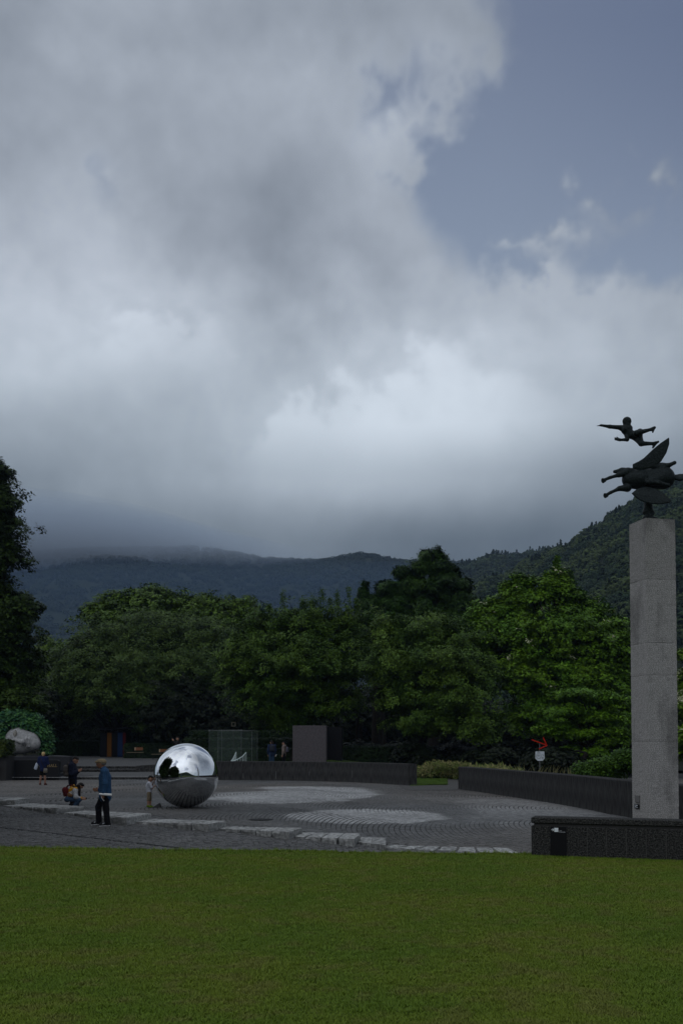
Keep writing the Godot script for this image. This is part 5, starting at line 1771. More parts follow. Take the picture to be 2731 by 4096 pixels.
func build_hills() -> void:
	var far := [[-900, 2200], [-200, 2215], [300, 2205], [700, 2218], [1100, 2238], [1300, 2240], [1450, 2218], [1600, 2236], [1760, 2246], [1900, 2250], [2300, 2262], [3200, 2300]]
	var mid := [[1500, 2400], [1760, 2310], [1870, 2262], [1975, 2222], [2080, 2228], [2160, 2200], [2240, 2196], [2420, 2215], [2800, 2230], [3400, 2260]]
	var right := [[1800, 2430], [2000, 2330], [2150, 2250], [2250, 2205], [2400, 2118], [2500, 2042], [2600, 1975], [2731, 1925], [2900, 1870], [3400, 1850]]
	var defs := [
		["far_hill", far, 1500.0, 700.0, 60.0, [-720, 620], Color(0.014, 0.024, 0.012), Color(0.02, 0.032, 0.014), 18000, 4.2, 0.05],
		["wooded_ridge", mid, 900.0, 520.0, 26.0, [40, 560], Color(0.014, 0.028, 0.011), Color(0.032, 0.048, 0.016), 9000, 4.2, 0.35],
		["wooded_hill", right, 520.0, 230.0, 16.0, [30, 420], Color(0.012, 0.026, 0.009), Color(0.042, 0.062, 0.016), 15000, 2.9, 0.3]]
	var soil := mat("forest_floor", col(0.016, 0.022, 0.010), 0.95, 0.2)
	var round_tree := blob_tree(false)
	var pointed := blob_tree(true)
	for h in defs:
		var nz := noise_of(2.2 / h[2], 3, int(h[2]))
		var f := slope(h[1], h[2], h[3], nz, h[4])
		ground_piece(h[0], sheet(h[5][0], h[5][1], -h[3], -h[2] * 1.3, 90, 60, f), soil)
		var tint := noise_of(16.0 / h[2], 3, 9)
		for kind in 2:
			var where := []
			var tints := PackedColorArray()
			var n: int = int(h[8] * (1.0 - h[10] if kind == 0 else h[10]))
			for i in n:
				var x := rnd(h[5][0], h[5][1])
				var z := -lerpf(h[3], h[2] * 1.03, pow(rng.randf(), 0.8))
				if rng.randf() < 0.12:
					z = -h[2] * rnd(0.97, 1.02)
				if absf(x) > -z * 0.36 + 12.0:
					continue
				var c := tint.get_noise_2d(x, z)
				if kind == 1 and c > 0.12 and z > -h[2] * 0.95:
					continue
				var s: float = h[9] * rnd(0.6, 1.25) * (0.62 if kind == 1 else 1.0)
				where.append(Transform3D(Basis(Vector3.UP, rnd(0, TAU)).scaled(Vector3(s, s * rnd(0.8, 1.2), s)), Vector3(x, f.call(x, z) + s * 0.45, z)))
				var g: Color = h[6].lerp(h[7], clampf(0.40 + 2.2 * c + rnd(-0.25, 0.25), 0, 1))
				if kind == 1:
					g = h[6] * 0.8
				g *= rnd(0.8, 1.2)
				tints.append(Color(g.r, g.g, g.b))
			tag(scatter("forest", pointed if kind == 1 else round_tree, leafmat("forest_leaf", 0.15, 0.7), where, tints), "", "", "", "stuff")
	# mist in the valley and the cloud that hides the far hill's top
	var mists := [["valley_mist", Vector3(-150, 40, -1080), Vector3(2000, 300, 640), 0.00052, Color(0.50, 0.66, 0.86)]]
	for k in 5:
		mists.append(["low_cloud", Vector3(-700 + 30 * k, 246 + 7 * k, -1330 - 12 * k), Vector3(1350 - 130 * k, 70 + 16 * k, 460), 0.0026, Color(0.84, 0.90, 0.97)])
	for f in mists:
		var fog := FogVolume.new()
		fog.name = named(f[0], self)
		fog.shape = RenderingServer.FOG_VOLUME_SHAPE_ELLIPSOID
		fog.size = f[2]
		fog.position = f[1]
		var fm := FogMaterial.new()
		fm.density = f[3]
		fm.albedo = f[4]
		fog.material = fm
		add_child(fog)
		tag(fog, "", "", "", "structure")
	# a wooded hill behind the lawn, which the ball mirrors
	var back := noise_of(0.01, 3, 77)
	ground_piece("rear_hill", sheet(-260, 260, 120, 330, 40, 20, func(x, z): return 60.0 * exp(-pow((x - 40.0) / 90.0, 2.0)) * smoothstep(120.0, 230.0, z) + 30.0 * exp(-pow((x + 90.0) / 80.0, 2.0)) * smoothstep(120.0, 200.0, z) + 5.0 * back.get_noise_2d(x, z) - 1.0), rockmat("rear_wood", col(0.03, 0.045, 0.015), 0.4, Vector3.ONE * 0.06, 0.0, 0.95))
# ------------------------------------------------------------------ people
# joints are in metres in the person's own axes: x ahead, y up, z to the person's right
func stance(h: float) -> Dictionary:
	var k := h / 1.7
	var d := {"pelvis": Vector3(0, 0.93, 0), "chest": Vector3(0.0, 1.25, 0), "neck": Vector3(0, 1.43, 0), "head": Vector3(0.03, 1.585, 0)}
	for s in [["l", -1.0], ["r", 1.0]]:
		d[s[0] + "_shoulder"] = Vector3(0, 1.385, 0.175 * s[1])
		d[s[0] + "_elbow"] = Vector3(-0.02, 1.09, 0.22 * s[1])
		d[s[0] + "_wrist"] = Vector3(0.05, 0.85, 0.22 * s[1])
		d[s[0] + "_hip"] = Vector3(0, 0.9, 0.085 * s[1])
		d[s[0] + "_knee"] = Vector3(0.02, 0.49, 0.09 * s[1])
		d[s[0] + "_ankle"] = Vector3(-0.02, 0.085, 0.09 * s[1])
		d[s[0] + "_toe"] = Vector3(0.15, 0.03, 0.11 * s[1])
	for n in d:
		d[n] *= k
	return d

func hand_bones(wrist: Vector3, dir: Vector3, palm: Vector3, thumb: Vector3, curl: float, k: float) -> Array:
	# a palm, four unequal fingers of two bones and a thumb
	var out := []
	var side := thumb.normalized()
	var kn := wrist + dir * 0.085 * k
	out.append([wrist, wrist + dir * 0.045 * k, 0.026 * k, 0.03 * k])
	for i in 4:
		var o := side * (0.03 - 0.02 * i) * k
		var l: float = [0.068, 0.076, 0.07, 0.055][i] * k
		out.append([wrist + dir * 0.03 * k + o * 0.6, kn + o, 0.015 * k, 0.0115 * k])
		var d1 := (dir + palm * curl * 0.6).normalized()
		var d2 := (dir + palm * curl * 1.7).normalized()
		out.append([kn + o, kn + o + d1 * l * 0.55, 0.0105 * k, 0.0095 * k])
		out.append([kn + o + d1 * l * 0.55, kn + o + d1 * l * 0.55 + d2 * l * 0.45, 0.0095 * k, 0.008 * k])
	var t0 := wrist + dir * 0.02 * k + side * 0.024 * k
	var t1 := t0 + (dir * 0.7 + side * 0.75).normalized() * 0.042 * k
	out.append([t0, t1, 0.0135 * k, 0.011 * k])
	out.append([t1, t1 + (dir + side * 0.15 + palm * curl * 0.7).normalized() * 0.032 * k, 0.0105 * k, 0.0085 * k])
	return out

func person(label: String, at: Vector3, turn: float, h: float, pose: Dictionary, look: Dictionary, hands := {}) -> Node3D:
	var k := h / 1.7
	var j := stance(h)
	for n in pose:
		j[n] = pose[n]
	var t := thing("person", label, "person", at, turn)
	var fine: float = look.get("cell", 0.02)
	var up: Vector3 = (j.head - j.neck).normalized()
	var face: Vector3 = look.get("face", Vector3(1, 0, 0)).normalized()
	var hk: float = look.get("head", 1.0) * k
	var spine: Vector3 = (j.neck - j.pelvis).normalized()
	var fore: Vector3 = (Vector3(1, 0, 0) - spine * spine.x).normalized()
	var across: Vector3 = (j.r_shoulder - j.l_shoulder).normalized()
	var slim: float = look.get("slim", 1.0)
	# the body, one skin from head to foot
	var b := []
	b.append([j.pelvis, j.chest, 0.125 * k * slim, 0.135 * k * slim, fore, 1.25])
	b.append([j.chest, j.neck - up * 0.06 * k, 0.135 * k * slim, 0.075 * k, fore, 1.25])
	b.append([j.l_shoulder, j.r_shoulder, 0.06 * k, 0.06 * k])
	b.append([j.neck - up * 0.03 * k, j.head - up * 0.05 * hk, 0.052 * k, 0.05 * k])
	var head := []
	head.append([j.head - up * 0.01 * hk - face * 0.018 * hk, j.head + up * 0.03 * hk - face * 0.022 * hk, 0.084 * hk, 0.086 * hk])
	head.append([j.head + up * 0.03 * hk + face * 0.02 * hk, j.head - up * 0.055 * hk + face * 0.034 * hk, 0.07 * hk, 0.05 * hk])
	head.append([j.head - up * 0.085 * hk + face * 0.06 * hk, j.head - up * 0.075 * hk + face * 0.02 * hk, 0.024 * hk, 0.04 * hk])
	head.append([j.head + up * 0.005 * hk + face * 0.09 * hk, j.head - up * 0.03 * hk + face * 0.108 * hk, 0.01 * hk, 0.016 * hk])
	head.append([j.head - up * 0.055 * hk + face * 0.085 * hk, j.head - up * 0.062 * hk + face * 0.085 * hk, 0.015 * hk, 0.015 * hk])
	var ear := face.cross(up).normalized()
	for s in [-1, 1]:
		head.append([j.head - face * 0.012 * hk + ear * s * 0.083 * hk + up * 0.012 * hk, j.head - face * 0.006 * hk + ear * s * 0.08 * hk - up * 0.022 * hk, 0.017 * hk, 0.011 * hk])
	b.append([j.head - up * 0.01 * hk - face * 0.015 * hk, j.head - up * 0.04 * hk, 0.07 * hk, 0.06 * hk])
	for s in ["l", "r"]:
		b.append([j[s + "_shoulder"], j[s + "_elbow"], 0.05 * k, 0.04 * k])
		b.append([j[s + "_elbow"], j[s + "_wrist"], 0.04 * k, 0.027 * k])
		b.append([j[s + "_hip"], j[s + "_knee"], 0.082 * k * slim, 0.052 * k])
		b.append([j[s + "_knee"], j[s + "_knee"].lerp(j[s + "_ankle"], 0.35), 0.05 * k, 0.053 * k])
		b.append([j[s + "_knee"].lerp(j[s + "_ankle"], 0.35), j[s + "_ankle"], 0.052 * k, 0.034 * k])
		b.append([j[s + "_ankle"], j[s + "_toe"], 0.036 * k, 0.028 * k])
	var list := [skin_of(b, fine, 55.0 / k), skin_of(head, 0.008 if fine < 0.016 else 0.011, 110.0 / hk)]
	for s in ["l", "r"]:
		var d: Vector3 = (j[s + "_wrist"] - j[s + "_elbow"]).normalized()
		var hd: Array = hands.get(s, [d, across * (1.0 if s == "l" else -1.0), Vector3(1, 0, 0), 0.35])
		list.append(skin_of(hand_bones(j[s + "_wrist"], hd[0].normalized(), hd[1].normalized(), hd[2], hd[3], k), 0.006 * maxf(k, 0.75), 200.0))
	var skin := mat("skin%s" % look.get("skin", Color(0.30, 0.17, 0.115)), col(look.get("skin", Color(0.30, 0.17, 0.115)).r, look.get("skin", Color(0.30, 0.17, 0.115)).g, look.get("skin", Color(0.30, 0.17, 0.115)).b), 0.6)
	put("body", joined(list), skin, t)
	# eyes
	for s in [-1, 1]:
		var mb := MB.new()
		mb.ball(j.head + face * 0.083 * hk + ear * s * 0.032 * hk + up * 0.006 * hk, Vector3.ONE * 0.011 * hk, 8, 6)
		put("eye", mb.mesh(), mat("eye_dark", col(0.015, 0.012, 0.01), 0.3), t)
	# the top
	var ease: float = look.get("ease", 0.022) * k
	var tops := []
	var hem: Vector3 = j.pelvis - spine * look.get("hem", 0.06) * k
	tops.append([hem, j.chest, 0.135 * k * slim + ease + look.get("flare", 0.0), 0.142 * k * slim + ease, fore, 1.2])
	tops.append([j.chest, j.neck - up * 0.055 * k, 0.142 * k * slim + ease, 0.085 * k, fore, 1.2])
	tops.append([j.l_shoulder, j.r_shoulder, 0.058 * k + ease, 0.058 * k + ease])
	var sleeve: float = look.get("sleeve", 1.0)
	for s in ["l", "r"]:
		var e: Vector3 = j[s + "_elbow"]
		if sleeve < 0.5:
			tops.append([j[s + "_shoulder"], j[s + "_shoulder"].lerp(e, sleeve * 2.0), 0.052 * k + ease, 0.05 * k + ease])
		else:
			tops.append([j[s + "_shoulder"], e, 0.05 * k + ease, 0.044 * k + ease * 0.9])
			tops.append([e, e.lerp(j[s + "_wrist"], minf(sleeve * 2.0 - 1.0, 0.92)), 0.044 * k + ease * 0.9, 0.034 * k + ease * 0.6])
	if look.get("collar", true):
		tops.append([j.neck - up * 0.05 * k, j.neck + up * 0.015 * k, 0.072 * k, 0.066 * k])
	if look.get("hood", false):
		tops.append([j.neck - face * 0.07 * k - Vector3(0, 0.04, 0) * k, j.neck - face * 0.05 * k + Vector3(0, 0.04, 0) * k, 0.085 * k, 0.065 * k])
	var tc: Color = look.top
	put(look.get("top_name", "jacket"), body(tops, fine, 60.0 / k), clothmat(tc), t)
	# trousers or shorts
	var bot := []
	bot.append([j.pelvis + spine * 0.05 * k, j.pelvis - spine * 0.03 * k, 0.132 * k * slim + 0.008, 0.14 * k * slim + 0.006, fore, 1.2])
	var leg: float = look.get("leg", 1.0)
	for s in ["l", "r"]:
		var kn: Vector3 = j[s + "_knee"]
		var an: Vector3 = j[s + "_ankle"]
		if leg < 0.55:
			bot.append([j[s + "_hip"], j[s + "_hip"].lerp(kn, leg * 2.0), 0.09 * k * slim + 0.012, 0.085 * k])
		else:
			bot.append([j[s + "_hip"], kn, 0.09 * k * slim + 0.012, 0.07 * k + 0.004])
			bot.append([kn, kn.lerp(an, minf(leg * 2.0 - 1.0, 0.97)), 0.07 * k + 0.004, 0.052 * k + look.get("wide", 0.006)])
	put("shorts" if leg < 0.55 else "trousers", body(bot, fine, 60.0 / k), clothmat(look.bottom), t)
	# shoes with a sole
	for s in ["l", "r"]:
		var an: Vector3 = j[s + "_ankle"]
		var toe: Vector3 = j[s + "_toe"]
		var d := (toe - an) * Vector3(1, 0, 1)
		d = d.normalized()
		var low := an - Vector3(0, 0.04 * k, 0) - d * 0.05 * k
		put("shoe", body([[an - Vector3(0, 0.0, 0), an - Vector3(0, 0.03, 0) * k, 0.045 * k, 0.048 * k], [low, toe, 0.045 * k, 0.04 * k], [an, toe, 0.045 * k, 0.035 * k]], 0.012, 90.0 / k), mat("shoe%s" % look.shoe, col(look.shoe.r, look.shoe.g, look.shoe.b), 0.6), t)
		var mb := MB.new()
		var sm: Vector3 = (low + toe) / 2 - Vector3(0, 0.036, 0) * k
		var run := (toe - low).normalized()
		var sd := run.cross(Vector3.UP).normalized()
		mb.box(sm + run * 0.01, Vector3((toe - low).length() + 0.07 * k, 0.024 * k, 0.085 * k), Basis(run, sd.cross(run).normalized(), sd), 0.01)
		put("sole", mb.mesh(), mat("sole%s" % look.get("sole", look.shoe), col(look.get("sole", look.shoe).r, look.get("sole", look.shoe).g, look.get("sole", look.shoe).b), 0.7), t)
		if look.has("stripe"):
			for q in 3:
				mb = MB.new()
				mb.box(low.lerp(toe, 0.42 + q * 0.16) + Vector3(0, 0.018, 0) + sd * 0.04, Vector3(0.014, 0.055, 0.012), Basis(sd, 0.6))
				mb.box(low.lerp(toe, 0.42 + q * 0.16) + Vector3(0, 0.018, 0) - sd * 0.04, Vector3(0.014, 0.055, 0.012), Basis(sd, 0.6))
				put("stripe", mb.mesh(), M["white_paint"], t)
	# hair
	if look.has("hair"):
		var hc: Color = look.hair
		var hb := []
		hb.append([j.head + up * 0.045 * hk - face * 0.03 * hk, j.head + up * 0.03 * hk + face * 0.005 * hk, 0.084 * hk, 0.078 * hk])
		hb.append([j.head + up * 0.0 * hk - face * 0.05 * hk, j.head - up * 0.045 * hk - face * 0.05 * hk, 0.07 * hk, 0.05 * hk])
		for q in 12:
			var a := TAU * q / 12.0
			hb.append([j.head + up * 0.075 * hk - face * 0.015 * hk, j.head + up * (0.085 + 0.012 * sin(a * 3.0)) * hk + (face * cos(a) + ear * sin(a)) * 0.06 * hk - face * 0.015 * hk, 0.035 * hk, 0.026 * hk])
		for p in look.get("locks", []):
			hb.append(p)
		put("hair", body(hb, 0.011, 110.0 / hk), mat("hair%s" % hc, col(hc.r, hc.g, hc.b), 0.55), t)
	return t

func clothmat(c: Color) -> StandardMaterial3D:
	var m := rockmat("cloth%s" % c, col(c.r, c.g, c.b), 0.72, Vector3.ONE * 1.6, 0.0, 0.9, 0.03)
	m.heightmap_enabled = true
	m.heightmap_texture = tex("folds", 0.02, Color.BLACK, Color.WHITE, 3)
	m.heightmap_scale = 1.4
	m.rim_enabled = true
	m.rim = 0.15
	return m

func held(called: String, label: String, category: String, owner_at: Vector3, turn: float, mesh: ArrayMesh, m: Material) -> void:
	var o := put(called, mesh, m, self, owner_at)
	o.rotation.y = turn
	tag(o, label, category)

func backpack(label: String, at: Vector3, turn: float, mid: Vector3, size: Vector3, lean: float, c: Color, strap: Color) -> void:
	var t := thing("backpack", label, "backpack", at, turn)
	var b := Basis(Vector3(0, 0, 1), lean)
	var bones := []
	var hh := size * 0.5
	for y in [-0.5, 0.1, 0.6]:
		bones.append([mid + b * Vector3(0, y * hh.y, -hh.z * 0.5), mid + b * Vector3(0, y * hh.y, hh.z * 0.5), hh.x * (1.0 - 0.15 * absf(y)), hh.x * (1.0 - 0.15 * absf(y))])
	put("bag", body(bones, 0.018, 50.0), clothmat(c), t)
	var mb := MB.new()
	mb.box(mid + b * Vector3(-hh.x * 1.0, -hh.y * 0.35, 0), Vector3(hh.x * 0.5, hh.y * 0.8, size.z * 0.6), b, 0.02)
	put("pocket", mb.mesh(), clothmat(c * 0.85), t)
	for s in [-1, 1]:
		mb = MB.new()
		mb.tube([mid + b * Vector3(hh.x * 0.7, hh.y * 0.9, s * hh.z * 0.55), mid + b * Vector3(hh.x * 1.4, hh.y * 1.15, s * hh.z * 0.75), mid + b * Vector3(hh.x * 3.0, hh.y * 0.75, s * hh.z * 0.8), mid + b * Vector3(hh.x * 3.2, hh.y * 0.1, s * hh.z * 0.8), mid + b * Vector3(hh.x * 1.2, -hh.y * 0.7, s * hh.z * 0.9)], [0.018, 0.02, 0.02, 0.018, 0.014], 6)
		put("strap", mb.mesh(), clothmat(strap), t)

func build_people() -> void:
	var black := Color(0.009, 0.009, 0.012)
	# the walking man with the flat cap
	var at := gp(418, 3303)
	var K := func(x: float, y: float, z: float) -> Vector3: return Vector3((790.0 - x) / 953.0, (1832.0 - y) / 953.0, z)
	var p := person("older man in a blue jacket and tan flat cap walking left past the stone steps", at, PI, 1.72, {
		"pelvis": K.call(800, 1010, 0), "chest": K.call(800, 660, 0), "neck": K.call(755, 455, 0), "head": K.call(688, 345, 0),
		"l_shoulder": K.call(815, 520, -0.17), "r_shoulder": K.call(770, 520, 0.17), "l_elbow": K.call(850, 800, -0.23), "l_wrist": K.call(815, 1035, -0.25),
		"r_elbow": K.call(740, 800, 0.23), "r_wrist": K.call(610, 985, 0.2),
		"l_hip": K.call(815, 1060, -0.085), "r_hip": K.call(770, 1060, 0.085), "l_knee": K.call(850, 1400, -0.1), "l_ankle": K.call(885, 1745, -0.1), "l_toe": K.call(735, 1795, -0.12),
		"r_knee": K.call(625, 1380, 0.09), "r_ankle": K.call(640, 1725, 0.09), "r_toe": K.call(490, 1782, 0.1)},
		{"cell": 0.013, "top": Color(0.03, 0.08, 0.165), "bottom": black, "shoe": Color(0.012, 0.012, 0.014), "sole": Color(0.45, 0.45, 0.46), "stripe": true, "face": Vector3(1, -0.1, -0.12), "skin": Color(0.24, 0.12, 0.075), "hem": 0.1, "flare": 0.02, "ease": 0.026, "wide": 0.025, "slim": 1.06},
		{"l": [Vector3(0.25, -1, 0.1), Vector3(-0.3, 0, 1), Vector3(1, 0.1, 0), 0.9], "r": [Vector3(0.7, 0.1, 0), Vector3(0, 0.2, -1), Vector3(0, 1, 0), 0.8]})
	var cap := []
	var hd: Vector3 = K.call(700, 285, 0)
	cap.append([hd + Vector3(-0.035, 0.0, -0.012), hd + Vector3(-0.035, 0.0, 0.012), 0.1, 0.1, Vector3(0, 1, 0), 1.25])
	cap.append([hd + Vector3(0.02, 0.012, -0.02), hd + Vector3(0.02, 0.012, 0.02), 0.092, 0.092, Vector3(0, 1, 0), 1.5])
	cap.append([hd + Vector3(0.09, -0.005, -0.03), hd + Vector3(0.09, -0.005, 0.03), 0.06, 0.06, Vector3(-0.3, 1, 0).normalized(), 2.4])
	cap.append([hd + Vector3(0.125, -0.018, -0.03), hd + Vector3(0.125, -0.018, 0.03), 0.045, 0.045, Vector3(-0.3, 1, 0).normalized(), 4.5])
	put("cap", body(cap, 0.009, 100.0), clothmat(Color(0.27, 0.21, 0.13)), p)
	put("hair", body([[hd + Vector3(-0.085, -0.05, -0.05), hd + Vector3(-0.085, -0.05, 0.05), 0.032, 0.032], [hd + Vector3(-0.03, -0.05, -0.08), hd + Vector3(-0.06, -0.06, -0.075), 0.016, 0.02], [hd + Vector3(-0.03, -0.05, 0.08), hd + Vector3(-0.06, -0.06, 0.075), 0.016, 0.02]], 0.009, 90.0), mat("grey_hair", col(0.09, 0.085, 0.08), 0.7), p)
	var mb := MB.new()
	mb.tube([K.call(722, 1052, -0.285), K.call(724, 1052, -0.285), K.call(1016, 1076, -0.25), K.call(1018, 1076, -0.25)], [0.012, 0.026, 0.034, 0.02], 16)
	held("paper_roll", "white paper roll in the walking man's near hand", "paper roll", at, PI, mb.mesh(), mat("paper", col(0.62, 0.62, 0.6), 0.55))
	mb = MB.new()
	mb.tube([K.call(765, 1090, -0.27), K.call(800, 1160, -0.28), K.call(845, 1210, -0.28), K.call(840, 1222, -0.28), K.call(800, 1180, -0.28), K.call(770, 1100, -0.275)], [0.003, 0.003, 0.003, 0.003, 0.003, 0.003], 5)
	held("cord_loop", "thin pale cord loop hanging from the walking man's near hand", "cord", at, PI, mb.mesh(), M["paper"])
	# the crouching woman
	at = gp(294, 3234)
	K = func(x: float, y: float, z: float) -> Vector3: return Vector3((x - 800.0) / 985.0, (1850.0 - y) / 985.0, z)
	var locks := []
	for q in 9:
		var z := -0.085 + 0.021 * q
		locks.append([K.call(985, 1110, z), K.call(985, 1290, z * 1.1), 0.035, 0.03])
		locks.append([K.call(985, 1290, z * 1.1), K.call(975 + (q % 3) * 18, 1450, z), 0.03, 0.012])
		locks.append([K.call(960, 1120, z), K.call(760, 1235, z * 1.2), 0.04, 0.02])
	p = person("long-haired woman in a white and yellow sweater crouching behind the second step", at, 0.1, 1.6, {
		"pelvis": K.call(650, 1500, 0), "chest": K.call(790, 1310, 0), "neck": K.call(905, 1200, 0), "head": K.call(1015, 1135, 0),
		"l_shoulder": K.call(880, 1265, -0.16), "r_shoulder": K.call(880, 1265, 0.16), "l_elbow": K.call(905, 1470, -0.2), "r_elbow": K.call(905, 1470, 0.2), "l_wrist": K.call(1060, 1530, -0.06), "r_wrist": K.call(1070, 1535, 0.07),
		"l_hip": K.call(660, 1530, -0.09), "r_hip": K.call(660, 1530, 0.09), "l_knee": K.call(980, 1560, -0.12), "r_knee": K.call(985, 1560, 0.13), "l_ankle": K.call(860, 1775, -0.1), "r_ankle": K.call(850, 1775, 0.11), "l_toe": K.call(990, 1825, -0.11), "r_toe": K.call(980, 1825, 0.13)},
		{"top": Color(0.50, 0.50, 0.50), "top_name": "sweater", "bottom": Color(0.045, 0.085, 0.15), "shoe": black, "face": Vector3(1, -0.55, 0), "hair": Color(0.012, 0.009, 0.008), "locks": locks, "hem": 0.0, "sleeve": 0.8, "ease": 0.03, "collar": false},
		{"l": [Vector3(1, -0.1, 0.2), Vector3(0, 0, 1), Vector3(0, 1, 0), 0.7], "r": [Vector3(1, -0.1, -0.2), Vector3(0, 0, -1), Vector3(0, 1, 0), 0.7]})
	var yellow := clothmat(Color(0.55, 0.27, 0.018))
	put("collar", body([[K.call(730, 1190, -0.06), K.call(800, 1130, -0.04), 0.05, 0.035], [K.call(800, 1130, -0.04), K.call(800, 1130, 0.05), 0.035, 0.035], [K.call(730, 1250, 0.1), K.call(900, 1215, 0.16), 0.055, 0.06], [K.call(700, 1300, 0.11), K.call(790, 1250, 0.13), 0.04, 0.04]], 0.014, 70.0), yellow, p)
	for s in [-1, 1]:
		put("cuff", body([[K.call(960, 1495, 0.15 * s), K.call(1040, 1525, 0.085 * s), 0.052, 0.046]], 0.012, 80.0), yellow, p)
	backpack("small dark red backpack on the crouching woman's back", at, 0.1, K.call(585, 1330, 0), Vector3(0.2, 0.3, 0.28), 0.45, Color(0.10, 0.012, 0.012), Color(0.06, 0.008, 0.008))
	held("waist_bag", "brown and tan bag at the crouching woman's hip", "bag", at, 0.1, body([[K.call(680, 1390, 0.15), K.call(760, 1430, 0.17), 0.05, 0.045], [K.call(690, 1430, 0.15), K.call(750, 1445, 0.16), 0.045, 0.04]], 0.014, 70.0), clothmat(Color(0.20, 0.10, 0.045)))
	mb = MB.new()
	mb.box(K.call(1165, 1530, 0), Vector3(0.15, 0.03, 0.08), Basis(Vector3(0, 0, 1), -0.05), 0.008)
	mb.tube([K.call(1205, 1525, 0.0), K.call(1225, 1525, 0.0)], [0.03, 0.026], 10)
	held("small_camera", "small black camera held out by the crouching woman", "camera", at, 0.1, mb.mesh(), mat("camera_black", col(0.012, 0.012, 0.012), 0.4))
	# the young man looking at his phone
	at = gp(292, 3224)
	K = func(x: float, y: float, z: float) -> Vector3: return Vector3((x - 730.0) / 880.0, (1760.0 - y) / 880.0, z)
	person("young man in a dark navy hooded jacket looking down at his phone", at, 0.0, 1.66, {
		"pelvis": K.call(725, 960, 0), "chest": K.call(715, 700, 0), "neck": K.call(735, 510, 0), "head": K.call(800, 410, 0),
		"l_shoulder": K.call(705, 560, -0.17), "r_shoulder": K.call(705, 560, 0.17), "l_elbow": K.call(760, 800, -0.2), "r_elbow": K.call(725, 810, 0.21), "l_wrist": K.call(890, 730, -0.07), "r_wrist": K.call(885, 740, 0.08)},
		{"top": Color(0.012, 0.015, 0.032), "bottom": black, "shoe": black, "face": Vector3(1, -0.55, 0), "hair": Color(0.012, 0.01, 0.009), "hood": true, "hem": 0.12, "ease": 0.035, "skin": Color(0.27, 0.15, 0.10)},
		{"l": [Vector3(0.8, 0.5, 0.2), Vector3(0, 0, 1), Vector3(0, 1, 0), 0.7], "r": [Vector3(0.8, 0.5, -0.2), Vector3(0, 0, -1), Vector3(0, 1, 0), 0.7]})
	backpack("grey-brown backpack on the back of the young man with the phone", at, 0.0, K.call(545, 730, 0), Vector3(0.17, 0.46, 0.3), 0.16, Color(0.11, 0.095, 0.085), Color(0.09, 0.08, 0.075))
	mb = MB.new()
	mb.box(K.call(965, 690, 0.0), Vector3(0.085, 0.008, 0.07), Basis(Vector3(0, 0, 1), 0.6), 0.003)
	held("phone", "phone in the hands of the young man in the navy jacket", "phone", at, 0.0, mb.mesh(), mat("phone_face", col(0.10, 0.11, 0.12), 0.2))
	# the blond visitor before the stone face
	at = gp(173, 3140)
	p = person("blond visitor in a dark blue shirt and black shorts, seen from behind", at, PI / 2, 1.68, {
		"l_elbow": Vector3(0.02, 1.10, -0.25), "r_elbow": Vector3(0.02, 1.10, 0.24), "l_wrist": Vector3(0.2, 1.34, -0.08), "r_wrist": Vector3(0.2, 1.34, 0.08),
		"l_knee": Vector3(0.02, 0.48, -0.11), "l_ankle": Vector3(-0.02, 0.085, -0.14), "l_toe": Vector3(0.14, 0.03, -0.18), "r_ankle": Vector3(-0.02, 0.085, 0.12), "r_toe": Vector3(0.15, 0.03, 0.13)},
		{"top": Color(0.014, 0.022, 0.075), "top_name": "shirt", "bottom": Color(0.012, 0.012, 0.01), "leg": 0.42, "shoe": Color(0.07, 0.022, 0.018), "sole": Color(0.2, 0.12, 0.1), "hair": Color(0.40, 0.29, 0.13), "sleeve": 0.62, "ease": 0.04, "hem": 0.09, "skin": Color(0.22, 0.12, 0.085)},
		{"l": [Vector3(0.3, 1, 0.2), Vector3(0, 0, 1), Vector3(0.5, 0, 0.5), 0.6], "r": [Vector3(0.3, 1, -0.2), Vector3(0, 0, -1), Vector3(0.5, 0, -0.5), 0.6]})
	mb = MB.new()
	mb.box(Vector3(-0.02, 0.96, -0.34), Vector3(0.09, 0.36, 0.16), Basis(Vector3(1, 0, 0), 0.32), 0.035)
	held("plastic_bag", "white plastic bag under the left arm of the blond visitor", "bag", at, PI / 2, mb.mesh(), mat("plastic_white", col(0.36, 0.39, 0.45), 0.4))
	p = thing("shoulder_bag", "tan shoulder bag on the right hip of the blond visitor", "bag", at, PI / 2)
	mb = MB.new()
	mb.box(Vector3(-0.1, 0.74, 0.15), Vector3(0.1, 0.24, 0.2), Basis(), 0.03)
	put("pouch", mb.mesh(), clothmat(Color(0.17, 0.145, 0.11)), p)
	mb = MB.new()
	mb.box(Vector3(-0.152, 0.80, 0.165), Vector3(0.02, 0.12, 0.17), Basis(), 0.008)
	put("flap", mb.mesh(), clothmat(Color(0.26, 0.235, 0.20)), p)
	mb = MB.new()
	mb.tube([Vector3(-0.11, 0.86, 0.12), Vector3(-0.165, 1.1, 0.0), Vector3(-0.14, 1.3, -0.08), Vector3(-0.02, 1.46, -0.13)], [0.014, 0.014, 0.014, 0.014], 6)
	put("strap", mb.mesh(), clothmat(Color(0.03, 0.025, 0.02)), p)
	# the boy at the ball
	at = gp(597, 3231)
	K = func(x: float, y: float, z: float) -> Vector3: return Vector3((x - 158.0) / 558.0, (1292.0 - y) / 558.0, z)
